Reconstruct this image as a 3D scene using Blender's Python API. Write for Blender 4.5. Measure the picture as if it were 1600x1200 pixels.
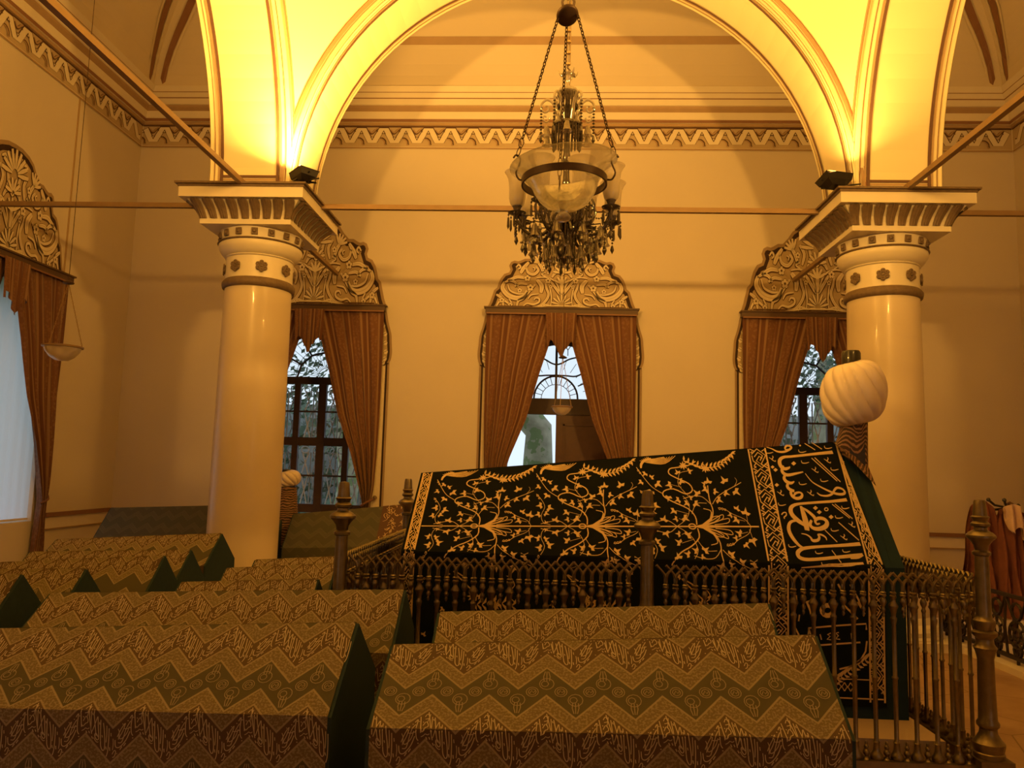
import bpy, math, random
import numpy as np
from mathutils import Vector, Matrix
PI = math.pi
rad = math.radians
random.seed(7)
for o in list(bpy.data.objects):
    bpy.data.objects.remove(o)
scn = bpy.context.scene
col = scn.collection

# ------------------------------------------------------------------ camera, world, exposure
CAMP = Vector((-0.1008, 0.0, 1.57))
FPX, PITCH, YAW, ROLL = 1213.9, 0.1107, 0.0526, 0.0273
def cam_axes():
    cy, sy, cp, sp = math.cos(YAW), math.sin(YAW), math.cos(PITCH), math.sin(PITCH)
    right = Vector((cy, sy, 0)); fwd0 = Vector((-sy, cy, 0)); upz = Vector((0, 0, 1))
    fwd = fwd0 * cp + upz * sp
    up = -fwd0 * sp + upz * cp
    c, s = math.cos(ROLL), math.sin(ROLL)
    # picture is turned clockwise by ROLL: camera turned counter-clockwise
    r2 = right * c + up * (s)
    u2 = up * c - right * (s)
    return r2, u2, fwd
_r, _u, _f = cam_axes()
cd = bpy.data.cameras.new('camera')
cam = bpy.data.objects.new('camera', cd)
col.objects.link(cam)
cd.sensor_fit = 'HORIZONTAL'; cd.sensor_width = 36.0
cd.lens = 36.0 * FPX / 1600.0
cd.clip_start = 0.05; cd.clip_end = 200
M = Matrix((( _r.x, _u.x, -_f.x, CAMP.x), (_r.y, _u.y, -_f.y, CAMP.y), (_r.z, _u.z, -_f.z, CAMP.z), (0, 0, 0, 1)))
cam.matrix_world = M
scn.camera = cam

def pr(P):
    d = Vector(P) - CAMP
    x, y, z = d.dot(_r), d.dot(_u), d.dot(_f)
    return (800 + FPX * x / z, 600 - FPX * y / z)
def ray(px, py):
    return (_r * ((px - 800) / FPX) - _u * ((py - 600) / FPX) + _f)
def at(px, py, ax, val):
    d = ray(px, py); i = 'xyz'.index(ax)
    return CAMP + d * ((val - CAMP[i]) / d[i])

w = bpy.data.worlds.new('sky'); scn.world = w; w.use_nodes = True
bg = w.node_tree.nodes['Background']
bg.inputs['Color'].default_value = (0.74, 0.87, 1.0, 1)
bg.inputs['Strength'].default_value = 1.12

vs = scn.view_settings
vs.view_transform = 'Standard'; vs.look = 'None'; vs.gamma = 1.0; vs.use_curve_mapping = False
vs.exposure = 0.0
scn.cycles.max_bounces = 8
scn.cycles.diffuse_bounces = 6
scn.cycles.transparent_max_bounces = 24
scn.cycles.caustics_reflective = False
scn.cycles.caustics_refractive = False

LCOL = (1.0, 0.48, 0.082)
def flood(loc, aim, power, name, size=0.24, spread=160):
    ld = bpy.data.lights.new(name, 'AREA'); ld.shape = 'RECTANGLE'; ld.size = size * 1.6; ld.size_y = size
    ld.energy = power; ld.color = LCOL; ld.spread = rad(spread)
    o = bpy.data.objects.new(name, ld); col.objects.link(o)
    o.location = loc
    o.rotation_euler = (Vector(aim) - Vector(loc)).to_track_quat('-Z', 'Y').to_euler()
    return o
# halogen floodlights lying on the four capitals, aimed into the dome
flood((-2.66, 7.46, 4.53), (-2.3, 7.2, 7.5), 190, 'flood_light_far_left')
flood((2.62, 7.46, 4.56), (1.6, 6.6, 8.0), 60, 'flood_light_far_right')
flood((-2.62, 2.10, 4.56), (0.0, 5.6, 8.2), 300, 'flood_light_near_left')
flood((2.62, 2.10, 4.56), (0.0, 5.6, 8.2), 300, 'flood_light_near_right')

# ------------------------------------------------------------------ materials
def srgb(r, g, b):
    f = lambda c: (c / 255 / 12.92) if c / 255 <= 0.04045 else ((c / 255 + 0.055) / 1.055) ** 2.4
    return (f(r), f(g), f(b), 1)
class NT:
    def __init__(s, m):
        s.t = m.node_tree; s.n = s.t.nodes; s.l = s.t.links
    def new(s, typ, **kw):
        n = s.n.new(typ)
        for k, v in kw.items(): setattr(n, k, v)
        return n
    def link(s, a, b): s.l.new(a, b)
    def val(s, x, sock):
        if isinstance(x, (int, float)): sock.default_value = x
        else: s.l.new(x, sock)
    def math(s, op, a, b=0.0, c=0.0):
        n = s.n.new('ShaderNodeMath'); n.operation = op
        s.val(a, n.inputs[0]); s.val(b, n.inputs[1]); s.val(c, n.inputs[2])
        return n.outputs[0]
    def mix(s, fac, a, b):
        n = s.n.new('ShaderNodeMix'); n.data_type = 'RGBA'
        s.val(fac, n.inputs[0])
        for x, sock in ((a, n.inputs[6]), (b, n.inputs[7])):
            if isinstance(x, tuple): sock.default_value = x
            else: s.l.new(x, sock)
        return n.outputs[2]
def mat(name, c, rough=0.6, metal=0.0, var=0.12, scale=6.0, bump=0.0, bscale=40.0, spec=0.4, coat=0.0, detail=4):
    m = bpy.data.materials.new(name); m.use_nodes = True
    k = NT(m); b = k.n['Principled BSDF']
    b.inputs['Roughness'].default_value = rough
    b.inputs['Metallic'].default_value = metal
    b.inputs['Specular IOR Level'].default_value = spec
    b.inputs['Coat Weight'].default_value = coat
    tc = k.new('ShaderNodeTexCoord')
    nz = k.new('ShaderNodeTexNoise'); nz.inputs['Scale'].default_value = scale; nz.inputs['Detail'].default_value = detail
    k.link(tc.outputs['Object'], nz.inputs['Vector'])
    c = tuple(c[:3]) + (1,)
    lo = tuple(x * (1 - var) for x in c[:3]) + (1,); hi = tuple(min(1, x * (1 + var)) for x in c[:3]) + (1,)
    o = k.mix(nz.outputs['Fac'], lo, hi)
    k.link(o, b.inputs['Base Color'])
    if bump > 0:
        n2 = k.new('ShaderNodeTexNoise'); n2.inputs['Scale'].default_value = bscale; n2.inputs['Detail'].default_value = 5
        k.link(tc.outputs['Object'], n2.inputs['Vector'])
        bp = k.new('ShaderNodeBump'); bp.inputs['Strength'].default_value = bump; bp.inputs['Distance'].default_value = 0.01
        k.link(n2.outputs['Fac'], bp.inputs['Height']); k.link(bp.outputs['Normal'], b.inputs['Normal'])
    return m
PL = mat('plaster_cream', (0.66, 0.60, 0.50), 0.75, var=0.05, scale=1.2, bump=0.05, bscale=8)
PLV = mat('plaster_vault', (0.66, 0.59, 0.47), 0.8, var=0.05, scale=1.0)
PLD = mat('plaster_dome', (0.80, 0.74, 0.52), 0.8, var=0.04, scale=1.0)
CREAM = mat('moulding_cream', (0.74, 0.68, 0.56), 0.6, var=0.05)
CAPW = mat('capital_white', (0.74, 0.69, 0.58), 0.35, var=0.05)
PLLN = mat('plaster_line', (0.55, 0.49, 0.39), 0.8, var=0.05)
MFRM = mat('frame_line_brown', (0.13, 0.07, 0.05), 0.6, var=0.15)
MBR = mat('moulding_brown', (0.25, 0.13, 0.075), 0.6, var=0.15)
MTAN = mat('moulding_tan', (0.40, 0.28, 0.17), 0.65, var=0.12)
MDK = mat('moulding_dark', (0.085, 0.040, 0.030), 0.6, var=0.2)
SHAFT = mat('column_marble', (0.70, 0.62, 0.49), 0.32, var=0.05, scale=2.0, coat=0.15)
LEAFB = mat('capital_leaf_brown', (0.17, 0.12, 0.08), 0.55, var=0.3, scale=30, bump=0.4, bscale=90)
OR_T = mat('ornament_border_tan', (0.34, 0.25, 0.16), 0.7, var=0.12, scale=14)
OR_D = mat('ornament_ground_dark', (0.035, 0.015, 0.012), 0.7, var=0.2, scale=14)
OR_B = mat('ornament_panel_tan', (0.47, 0.37, 0.235), 0.7, var=0.14, scale=12)
PELM = mat('pelmet_brown', (0.10, 0.06, 0.04), 0.5, var=0.15)
OR_C = mat('ornament_scroll_cream', (0.74, 0.66, 0.50), 0.65, var=0.12, scale=18)
OR_S = mat('ornament_line_brown', (0.10, 0.05, 0.03), 0.7, var=0.15, scale=14)
FRZ = mat('frieze_ground', (0.50, 0.40, 0.27), 0.7, var=0.1, scale=8)
ROD = mat('tie_rod_wood', (0.26, 0.17, 0.09), 0.5, var=0.2, scale=9)
BLK = mat('floodlight_black', (0.012, 0.010, 0.010), 0.45, var=0.2)
WOOD = mat('dark_window_wood', (0.06, 0.033, 0.022), 0.45, var=0.25, scale=12)
WOODD = mat('door_wood', (0.10, 0.05, 0.03), 0.4, var=0.25, scale=12)
BRASS = mat('dark_bronze', (0.21, 0.17, 0.10), 0.36, metal=0.85, var=0.35, scale=25, bump=0.1, bscale=60)
BRASS2 = mat('worn_brass', (0.48, 0.31, 0.12), 0.3, metal=0.9, var=0.3, scale=25)
IRON = mat('black_iron', (0.035, 0.028, 0.026), 0.5, metal=0.4, var=0.2)
GRN = mat('green_felt', (0.026, 0.050, 0.060), 0.85, var=0.15, scale=30, bump=0.15, bscale=300, spec=0.15)
GRN2 = mat('teal_felt', (0.015, 0.036, 0.052), 0.85, var=0.15, scale=30, spec=0.15)
GOLD = mat('gold_embroidery', (0.66, 0.50, 0.25), 0.42, metal=0.25, var=0.12, scale=120, bump=0.4, bscale=500)
VELV = mat('black_green_velvet', (0.0065, 0.0095, 0.0075), 0.9, var=0.2, scale=20, spec=0.1)
SILV = mat('chevron_thread', (0.46, 0.40, 0.27), 0.6, var=0.15, scale=60)
SILD = mat('chevron_thread_dim', (0.27, 0.23, 0.15), 0.6, var=0.15, scale=60)
MARB = mat('plinth_marble', (0.46, 0.36, 0.27), 0.4, var=0.15, scale=5)
WHT = mat('turban_cloth', (0.80, 0.72, 0.66), 0.45, var=0.04, scale=12, coat=0.35)
CAPB = mat('turban_cap_black', (0.02, 0.018, 0.012), 0.35, var=0.4, scale=30, coat=0.4)
GRILL = mat('white_iron_grille', (0.75, 0.75, 0.73), 0.5, var=0.05)
CHAIN = mat('chain_brown_iron', (0.075, 0.045, 0.028), 0.5, metal=0.4, var=0.3, scale=30)
CHAIN2 = mat('chain_brass', (0.35, 0.24, 0.12), 0.4, metal=0.6, var=0.2, scale=30)
ROBE = mat('red_brown_robe', (0.20, 0.072, 0.05), 0.85, var=0.3, scale=10, bump=0.3, bscale=60)
ROBE2 = mat('dark_red_robe', (0.13, 0.035, 0.028), 0.85, var=0.3, scale=10, bump=0.3, bscale=60)
PINK = mat('pale_pink_scarf', (0.62, 0.46, 0.38), 0.8, var=0.25, scale=14)
PLAST = mat('cable_cover', (0.42, 0.30, 0.17), 0.6)
SOCK = mat('floor_box_metal', (0.09, 0.07, 0.055), 0.4, metal=0.5)

def glass(name, tint, opac, rough=0.08, gl=0.10, tr=0.5):
    m = bpy.data.materials.new(name); m.use_nodes = True
    k = NT(m)
    for n in list(k.n): k.n.remove(n)
    out = k.new('ShaderNodeOutputMaterial')
    t = k.new('ShaderNodeBsdfTransparent'); t.inputs['Color'].default_value = (0.97, 0.97, 0.95, 1)
    g = k.new('ShaderNodeBsdfGlossy'); g.inputs['Roughness'].default_value = rough; g.inputs['Color'].default_value = (1, 1, 1, 1)
    d = k.new('ShaderNodeBsdfDiffuse'); d.inputs['Color'].default_value = tint + (1,)
    tl = k.new('ShaderNodeBsdfTranslucent'); tl.inputs['Color'].default_value = tint + (1,)
    a = k.new('ShaderNodeMixShader'); a.inputs[0].default_value = tr
    k.link(d.outputs[0], a.inputs[1]); k.link(tl.outputs[0], a.inputs[2])
    lw = k.new('ShaderNodeLayerWeight'); lw.inputs['Blend'].default_value = 0.35
    f1 = k.math('MULTIPLY_ADD', lw.outputs['Facing'], 0.45, opac)
    b = k.new('ShaderNodeMixShader'); k.link(f1, b.inputs[0])
    k.link(t.outputs[0], b.inputs[1]); k.link(a.outputs[0], b.inputs[2])
    f2 = k.math('MULTIPLY_ADD', lw.outputs['Fresnel'], 0.6, gl * 0.4)
    c = k.new('ShaderNodeMixShader'); k.link(f2, c.inputs[0])
    k.link(b.outputs[0], c.inputs[1]); k.link(g.outputs[0], c.inputs[2])
    k.link(c.outputs[0], out.inputs[0])
    return m
GLS = glass('clear_bowl_glass', (0.80, 0.76, 0.66), 0.06)
GLS2 = glass('frosted_shade_glass', (0.80, 0.72, 0.60), 0.42)
CRY = glass('smoky_crystal', (0.055, 0.042, 0.034), 0.80, gl=0.16, tr=0.15)
CRYL = glass('pale_crystal', (0.50, 0.44, 0.36), 0.5, gl=0.3)
CRYB = glass('brown_bell_glass', (0.20, 0.155, 0.11), 0.62, gl=0.2, tr=0.4)
PANE = glass('window_pane', (0.6, 0.7, 0.75), 0.0, gl=0.05)
def emis(name, c, s):
    m = bpy.data.materials.new(name); m.use_nodes = True
    b = m.node_tree.nodes['Principled BSDF']; b.inputs['Base Color'].default_value = (0.8, 0.7, 0.4, 1)
    b.inputs['Emission Color'].default_value = c + (1,); b.inputs['Emission Strength'].default_value = s
    return m
LAMP = emis('lit_halogen_face', (1.0, 0.62, 0.2), 30)
LAMPD = emis('weak_halogen_face', (1.0, 0.6, 0.2), 4)

def uvnode(k):
    u = k.new('ShaderNodeUVMap'); s = k.new('ShaderNodeSeparateXYZ'); k.link(u.outputs['UV'], s.inputs[0])
    return u, s.outputs[0], s.outputs[1]

PER, AMP, CYC = 0.187, 0.092, 0.357
def chevron_mat(name, tint=1.0, grey=0.0):
    m = bpy.data.materials.new(name); m.use_nodes = True
    k = NT(m); b = k.n['Principled BSDF']; b.inputs['Roughness'].default_value = 0.62
    b.inputs['Specular IOR Level'].default_value = 0.25
    uv, u, v = uvnode(k)
    pp = k.math('PINGPONG', u, PER / 2)
    ch = k.math('MULTIPLY_ADD', pp, 2 * AMP / (PER / 2), -AMP)      # -AMP..AMP
    # keep band height: amplitude is half swing
    ch = k.math('MULTIPLY', ch, 0.5)
    w_ = k.math('SUBTRACT', v, ch)
    w0 = k.math('ADD', w_, CYC * 8 + 0.0)
    w1 = k.math('MODULO', w0, CYC)                                   # 0..CYC
    def T(c): return tuple(x * tint for x in c) + (1,)
    red, tan, olive, lin = T((0.085, 0.052, 0.030)), T((0.155, 0.122, 0.068)), T((0.062, 0.060, 0.034)), T((0.36, 0.31, 0.20))
    # text ground texture: fine woven script in the narrow bands
    nz = k.new('ShaderNodeTexNoise'); nz.inputs['Scale'].default_value = 130; nz.inputs['Detail'].default_value = 3
    k.link(uv.outputs['UV'], nz.inputs['Vector'])
    st = k.math('GREATER_THAN', nz.outputs['Fac'], 0.53)
    tanx = k.mix(k.math('MULTIPLY', st, 0.55), tan, lin)
    def step(x): return k.math('GREATER_THAN', w1, x)
    # 0..0.112 red script band, ..0.174 tan text band, ..0.294 olive medallion band, ..CYC tan text band
    c = k.mix(step(0.112), red, tanx)
    c = k.mix(step(0.174), c, olive)
    c = k.mix(step(0.294), c, tanx)
    ln = None
    for x in (0.0, 0.112, 0.174, 0.294, CYC):
        d = k.math('ABSOLUTE', k.math('SUBTRACT', w1, x))
        l = k.math('LESS_THAN', d, 0.0042)
        ln = l if ln is None else k.math('MAXIMUM', ln, l)
    c = k.mix(k.math('MULTIPLY', ln, 0.8), c, lin)
    big = k.new('ShaderNodeTexNoise'); big.inputs['Scale'].default_value = 3; k.link(uv.outputs['UV'], big.inputs['Vector'])
    c = k.mix(k.math('MULTIPLY', big.outputs['Fac'], 0.35), c, T((0.10, 0.08, 0.045)))
    if grey: c = k.mix(grey, c, (0.088, 0.092, 0.066, 1))
    k.link(c, b.inputs['Base Color'])
    wv = k.new('ShaderNodeTexNoise'); wv.inputs['Scale'].default_value = 400; k.link(uv.outputs['UV'], wv.inputs['Vector'])
    bp = k.new('ShaderNodeBump'); bp.inputs['Strength'].default_value = 0.25; bp.inputs['Distance'].default_value = 0.002
    k.link(wv.outputs['Fac'], bp.inputs['Height']); k.link(bp.outputs['Normal'], b.inputs['Normal'])
    return m
CHEV = chevron_mat('chevron_brocade')
CHEV2 = chevron_mat('grey_green_chevron_brocade', 0.6, 0.72)

def curtain_mat():
    m = bpy.data.materials.new('striped_curtain'); m.use_nodes = True
    k = NT(m); b = k.n['Principled BSDF']; b.inputs['Roughness'].default_value = 0.7
    b.inputs['Specular IOR Level'].default_value = 0.2; b.inputs['Sheen Weight'].default_value = 0.2
    uv, u, v = uvnode(k)
    P = 0.29
    m1 = k.math('MODULO', k.math('ADD', u, 10 * P), P)
    dark, mid, lin = (0.15, 0.064, 0.036, 1), (0.22, 0.115, 0.066, 1), (0.275, 0.165, 0.098, 1)
    def band(a, c_): return k.math('MULTIPLY', k.math('GREATER_THAN', m1, a), k.math('LESS_THAN', m1, c_))
    nz = k.new('ShaderNodeTexNoise'); nz.inputs['Scale'].default_value = 60; k.link(uv.outputs['UV'], nz.inputs['Vector'])
    vo = k.new('ShaderNodeTexVoronoi'); vo.inputs['Scale'].default_value = 26; k.link(uv.outputs['UV'], vo.inputs['Vector'])
    pat = k.math('GREATER_THAN', vo.outputs['Distance'], 0.42)
    c = k.mix(k.math('MULTIPLY', nz.outputs['Fac'], 0.5), dark, (0.11, 0.048, 0.026, 1))
    figured = k.mix(k.math('MULTIPLY', pat, 0.6), mid, dark)
    c = k.mix(band(0.0, 0.13), c, figured)
    c = k.mix(band(0.135, 0.17), c, lin)
    c = k.mix(band(0.235, 0.262), c, lin)
    k.link(c, b.inputs['Base Color'])
    return m
CURT = curtain_mat()

def stripe_mat():
    m = bpy.data.materials.new('striped_brown_cloth'); m.use_nodes = True
    k = NT(m); b = k.n['Principled BSDF']; b.inputs['Roughness'].default_value = 0.6
    uv, u, v = uvnode(k)
    nz = k.new('ShaderNodeTexNoise'); nz.inputs['Scale'].default_value = 9; k.link(uv.outputs['UV'], nz.inputs['Vector'])
    q = k.math('MULTIPLY_ADD', nz.outputs['Fac'], 0.07, v)
    s = k.math('SINE', k.math('MULTIPLY', q, 230.0))
    c = k.mix(k.math('GREATER_THAN', s, 0.25), (0.05, 0.028, 0.018, 1), (0.34, 0.20, 0.11, 1))
    k.link(c, b.inputs['Base Color'])
    return m
STRP = stripe_mat()

def floor_mat():
    m = bpy.data.materials.new('worn_stone_floor'); m.use_nodes = True
    k = NT(m); b = k.n['Principled BSDF']; b.inputs['Roughness'].default_value = 0.45
    tc = k.new('ShaderNodeTexCoord')
    vo = k.new('ShaderNodeTexVoronoi'); vo.feature = 'DISTANCE_TO_EDGE'; vo.inputs['Scale'].default_value = 1.6
    nz = k.new('ShaderNodeTexNoise'); nz.inputs['Scale'].default_value = 3.5; nz.inputs['Detail'].default_value = 9
    k.link(tc.outputs['Object'], vo.inputs['Vector']); k.link(tc.outputs['Object'], nz.inputs['Vector'])
    c = k.mix(nz.outputs['Fac'], (0.22, 0.13, 0.075, 1), (0.50, 0.36, 0.24, 1))
    e = k.math('LESS_THAN', vo.outputs['Distance'], 0.008)
    c = k.mix(k.math('MULTIPLY', e, 0.7), c, (0.12, 0.07, 0.04, 1))
    k.link(c, b.inputs['Base Color'])
    bp = k.new('ShaderNodeBump'); bp.inputs['Strength'].default_value = 0.3; bp.inputs['Distance'].default_value = 0.02
    k.link(nz.outputs['Fac'], bp.inputs['Height']); k.link(bp.outputs['Normal'], b.inputs['Normal'])
    return m
FLR = floor_mat()
def sheer_mat():
    m = bpy.data.materials.new('white_roller_blind'); m.use_nodes = True
    k = NT(m)
    for n in list(k.n): k.n.remove(n)
    out = k.new('ShaderNodeOutputMaterial')
    d = k.new('ShaderNodeBsdfDiffuse'); d.inputs['Color'].default_value = (0.75, 0.78, 0.8, 1)
    t = k.new('ShaderNodeBsdfTranslucent'); t.inputs['Color'].default_value = (0.97, 0.98, 1.0, 1)
    a = k.new('ShaderNodeMixShader'); a.inputs[0].default_value = 0.8
    k.link(d.outputs[0], a.inputs[1]); k.link(t.outputs[0], a.inputs[2]); k.link(a.outputs[0], out.inputs[0])
    return m
SHEER = sheer_mat()

# ------------------------------------------------------------------ mesh builder
class MB:
    def __init__(s): s.v = []; s.f = []; s.m = []; s.uv = []
    def add(s, vs, fs, mi=0, uvs=None):
        n = len(s.v); s.v += [tuple(p) for p in vs]
        s.f += [tuple(i + n for i in f) for f in fs]; s.m += [mi] * len(fs)
        if uvs is None: uvs = [(0.0, 0.0)] * len(vs)
        s.uv += list(uvs)
        return s
    def box(s, c, d, mi=0, rot=None):
        x, y, z = d[0] / 2, d[1] / 2, d[2] / 2
        vs = [Vector((a * x, b * y, e * z)) for a in (-1, 1) for b in (-1, 1) for e in (-1, 1)]
        if rot is not None: vs = [rot @ p for p in vs]
        c = Vector(c)
        return s.add([p + c for p in vs], [(0, 1, 3, 2), (4, 6, 7, 5), (0, 4, 5, 1), (2, 3, 7, 6), (0, 2, 6, 4), (1, 5, 7, 3)], mi)
    def b2(s, x0, x1, y0, y1, z0, z1, mi=0):
        return s.box(((x0 + x1) / 2, (y0 + y1) / 2, (z0 + z1) / 2), (x1 - x0, y1 - y0, z1 - z0), mi)
    def grid(s, P, nu, nv, mi=0, uv=None, closeu=False):
        vs = []; us = []
        for j in range(nv + 1):
            for i in range(nu + 1):
                a, b = i / nu, j / nv
                vs.append(P(a, b)); us.append(uv(a, b) if uv else (a, b))
        fs = [(j * (nu + 1) + i, j * (nu + 1) + i + 1, (j + 1) * (nu + 1) + i + 1, (j + 1) * (nu + 1) + i) for j in range(nv) for i in range(nu)]
        return s.add(vs, fs, mi, us)
    def lathe(s, prof, c=(0, 0, 0), seg=16, mi=0, rot=None, cap=True):
        """prof: (radius, z) pairs"""
        c = Vector(c); vs = []; us = []
        for r, z in prof:
            for i in range(seg):
                a = 2 * PI * i / seg
                p = Vector((r * math.cos(a), r * math.sin(a), z))
                if rot is not None: p = rot @ p
                vs.append(p + c); us.append((i / seg, z))
        n = len(prof)
        fs = [(j * seg + i, j * seg + (i + 1) % seg, (j + 1) * seg + (i + 1) % seg, (j + 1) * seg + i) for j in range(n - 1) for i in range(seg)]
        if cap:
            if prof[0][0] > 1e-5: fs.append(tuple(range(seg)))
            if prof[-1][0] > 1e-5: fs.append(tuple((n - 1) * seg + i for i in range(seg)))
        return s.add(vs, fs, mi, us)
    def tube(s, pts, r, seg=8, mi=0, closed=False, cap=True):
        pts = [Vector(p) for p in pts]; n = len(pts)
        rr = r if isinstance(r, (list, tuple)) else [r] * n
        vs = []; prev = None
        for i, p in enumerate(pts):
            if closed: t = pts[(i + 1) % n] - pts[i - 1]
            else: t = pts[min(i + 1, n - 1)] - pts[max(i - 1, 0)]
            if t.length < 1e-9: t = Vector((0, 0, 1))
            t.normalize()
            if prev is None:
                a = Vector((0, 0, 1)) if abs(t.z) < 0.9 else Vector((1, 0, 0))
                nx = t.cross(a).normalized()
            else:
                nx = (prev - t * prev.dot(t))
                nx = nx.normalized() if nx.length > 1e-6 else t.orthogonal().normalized()
            prev = nx; ny = t.cross(nx)
            for k in range(seg):
                a = 2 * PI * k / seg
                vs.append(p + (nx * math.cos(a) + ny * math.sin(a)) * rr[i])
        m = n if closed else n - 1
        fs = [(j * seg + i, j * seg + (i + 1) % seg, ((j + 1) % n) * seg + (i + 1) % seg, ((j + 1) % n) * seg + i) for j in range(m) for i in range(seg)]
        if cap and not closed:
            fs.append(tuple(range(seg))); fs.append(tuple((n - 1) * seg + i for i in range(seg)))
        return s.add(vs, fs, mi)
    def ribbon(s, pts, wd, fn, mi=0, d=0.001, taper=False, closed=False):
        """flat stroke in a 2-D parameter plane, mapped by fn(u, v, d)"""
        n = len(pts)
        if n < 2: return s
        ws = wd if isinstance(wd, (list, tuple)) else [wd] * n
        vs = []
        for i in range(n):
            if closed: a, b = pts[i - 1], pts[(i + 1) % n]
            else: a, b = pts[max(i - 1, 0)], pts[min(i + 1, n - 1)]
            tx, ty = b[0] - a[0], b[1] - a[1]; L = math.hypot(tx, ty) or 1
            nx, ny = -ty / L, tx / L
            h = ws[i] / 2
            if taper: h *= (math.sin(PI * (0.12 + 0.76 * i / (n - 1))) ** 0.6)
            vs.append(fn(pts[i][0] + nx * h, pts[i][1] + ny * h, d)); vs.append(fn(pts[i][0] - nx * h, pts[i][1] - ny * h, d))
        m = n if closed else n - 1
        fs = [(2 * i, 2 * i + 1, (2 * i + 3) % (2 * n), (2 * i + 2) % (2 * n)) for i in range(m)]
        return s.add(vs, fs, mi)
    def poly(s, pts, fn, mi=0, d=0.001):
        """filled star-shaped outline about its centroid"""
        cx = sum(p[0] for p in pts) / len(pts); cy = sum(p[1] for p in pts) / len(pts)
        vs = [fn(cx, cy, d)] + [fn(p[0], p[1], d) for p in pts]; n = len(pts)
        return s.add(vs, [(0, 1 + i, 1 + (i + 1) % n) for i in range(n)], mi)
    def build(s, name, mats, parent=None, smooth=None, loc=None, uv=False, kind=None, tagd=None):
        me = bpy.data.meshes.new(name)
        off = Vector((0, 0, 0))
        if parent is not None: off = world_loc(parent)
        if loc is not None: off = Vector(loc)
        me.from_pydata([tuple(Vector(p) - off) for p in s.v], [], s.f)
        if not isinstance(mats, (list, tuple)): mats = [mats]
        for m_ in mats: me.materials.append(m_)
        me.polygons.foreach_set('material_index', s.m)
        if uv:
            L = me.uv_layers.new(name='UVMap')
            arr = np.array(s.uv, dtype=np.float32)
            idx = np.zeros(len(me.loops), dtype=np.int32); me.loops.foreach_get('vertex_index', idx)
            L.data.foreach_set('uv', arr[idx].ravel())
        me.update()
        import bmesh
        bm = bmesh.new(); bm.from_mesh(me); bmesh.ops.recalc_face_normals(bm, faces=bm.faces); bm.to_mesh(me); bm.free()
        if smooth:
            me.shade_smooth(); me.set_sharp_from_angle(angle=rad(smooth))
        o = bpy.data.objects.new(name, me); col.objects.link(o)
        if parent is not None:
            o.parent = parent; o.location = off - world_loc(parent)
        else: o.location = off
        if kind: o['kind'] = kind
        return o
def world_loc(o):
    p = Vector((0, 0, 0))
    while o is not None: p += o.location; o = o.parent
    return p
def thing(name, loc, label, cat, group=None):
    o = bpy.data.objects.new(name, None); col.objects.link(o); o.location = loc
    o.empty_display_size = 0.1
    return tag(o, label, cat, group)
def tag(o, label=None, cat=None, group=None, kind=None):
    if label: o['label'] = label
    if cat: o['category'] = cat
    if group: o['group'] = group
    if kind: o['kind'] = kind
    return o
def copy_tree(o, parent=None):
    c = o.copy(); col.objects.link(c)
    if parent is not None: c.parent = parent
    for ch in list(o.children): copy_tree(ch, c)
    return c
def smooth_path(pts, n=4, closed=False):
    """Catmull-Rom through the points"""
    out = []; m = len(pts)
    rng = m if closed else m - 1
    for i in range(rng):
        g = lambda k: pts[k % m] if closed else pts[max(0, min(m - 1, k))]
        p0, p1, p2, p3 = g(i - 1), g(i), g(i + 1), g(i + 2)
        for j in range(n):
            t = j / n
            out.append(tuple(0.5 * ((2 * p1[a]) + (-p0[a] + p2[a]) * t + (2 * p0[a] - 5 * p1[a] + 4 * p2[a] - p3[a]) * t * t + (-p0[a] + 3 * p1[a] - 3 * p2[a] + p3[a]) * t ** 3) for a in range(len(p1))))
    if not closed: out.append(tuple(pts[-1]))
    return out
# ------------------------------------------------------------------ the room
W, YB, YF = 6.4, 11.0, -1.45
YC = 4.78                    # centre of the square
AC = 3.29                    # column axes
ZS = 4.40                    # springing of the arches
RA = 2.87                    # arch radius
PH = 0.42                    # half pier
PI0 = AC - PH; PI1 = AC + PH
ZT = 8.75
TH = 0.9                     # wall thickness
# floor
m = MB(); m.b2(-W - TH, W + TH, YF - TH, YB + TH, -0.2, 0.0); m.build('floor', FLR, kind='structure')

def wall_with_holes(name, fn, s0, s1, holes, ztop, mt=PL):
    """fn(s, z, d): d outwards from the room; holes are (s0, s1, z0, z1)"""
    m = MB()
    ss = sorted(set([s0, s1] + [h[0] for h in holes] + [h[1] for h in holes]))
    for a, b in zip(ss[:-1], ss[1:]):
        hs = sorted([h for h in holes if h[0] <= a + 1e-6 and h[1] >= b - 1e-6], key=lambda h: h[2])
        z = 0.0; spans = []
        for h in hs: spans.append((z, h[2])); z = h[3]
        spans.append((z, ztop))
        for z0, z1 in spans:
            if z1 - z0 < 1e-6: continue
            vs = [fn(s, zz, d) for s in (a, b) for d in (0, TH) for zz in (z0, z1)]
            m.add(vs, [(0, 1, 3, 2), (4, 6, 7, 5), (0, 4, 5, 1), (2, 3, 7, 6), (0, 2, 6, 4), (1, 5, 7, 3)])
    return m.build(name, mt, kind='structure')
WINC = 3.61
fb = lambda s, z, d: Vector((s, YB + d, z))
fl = lambda s, z, d: Vector((-W - d, s, z))
fr = lambda s, z, d: Vector((W + d, s, z))
ff = lambda s, z, d: Vector((s, YF - d, z))
YL = 8.37                    # centre of the window in the left wall
wall_with_holes('wall_back', fb, -W - TH, W + TH, [(-WINC - .86, -WINC + .86, .80, 3.62), (-.88, .88, 0.0, 3.62), (WINC - .86, WINC + .86, .80, 3.62)], ZT)
wall_with_holes('wall_left', fl, YF, YB, [(YL - .9, YL + .9, .80, 3.62)], ZT)
wall_with_holes('wall_right', fr, YF, YB, [], ZT)
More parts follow.
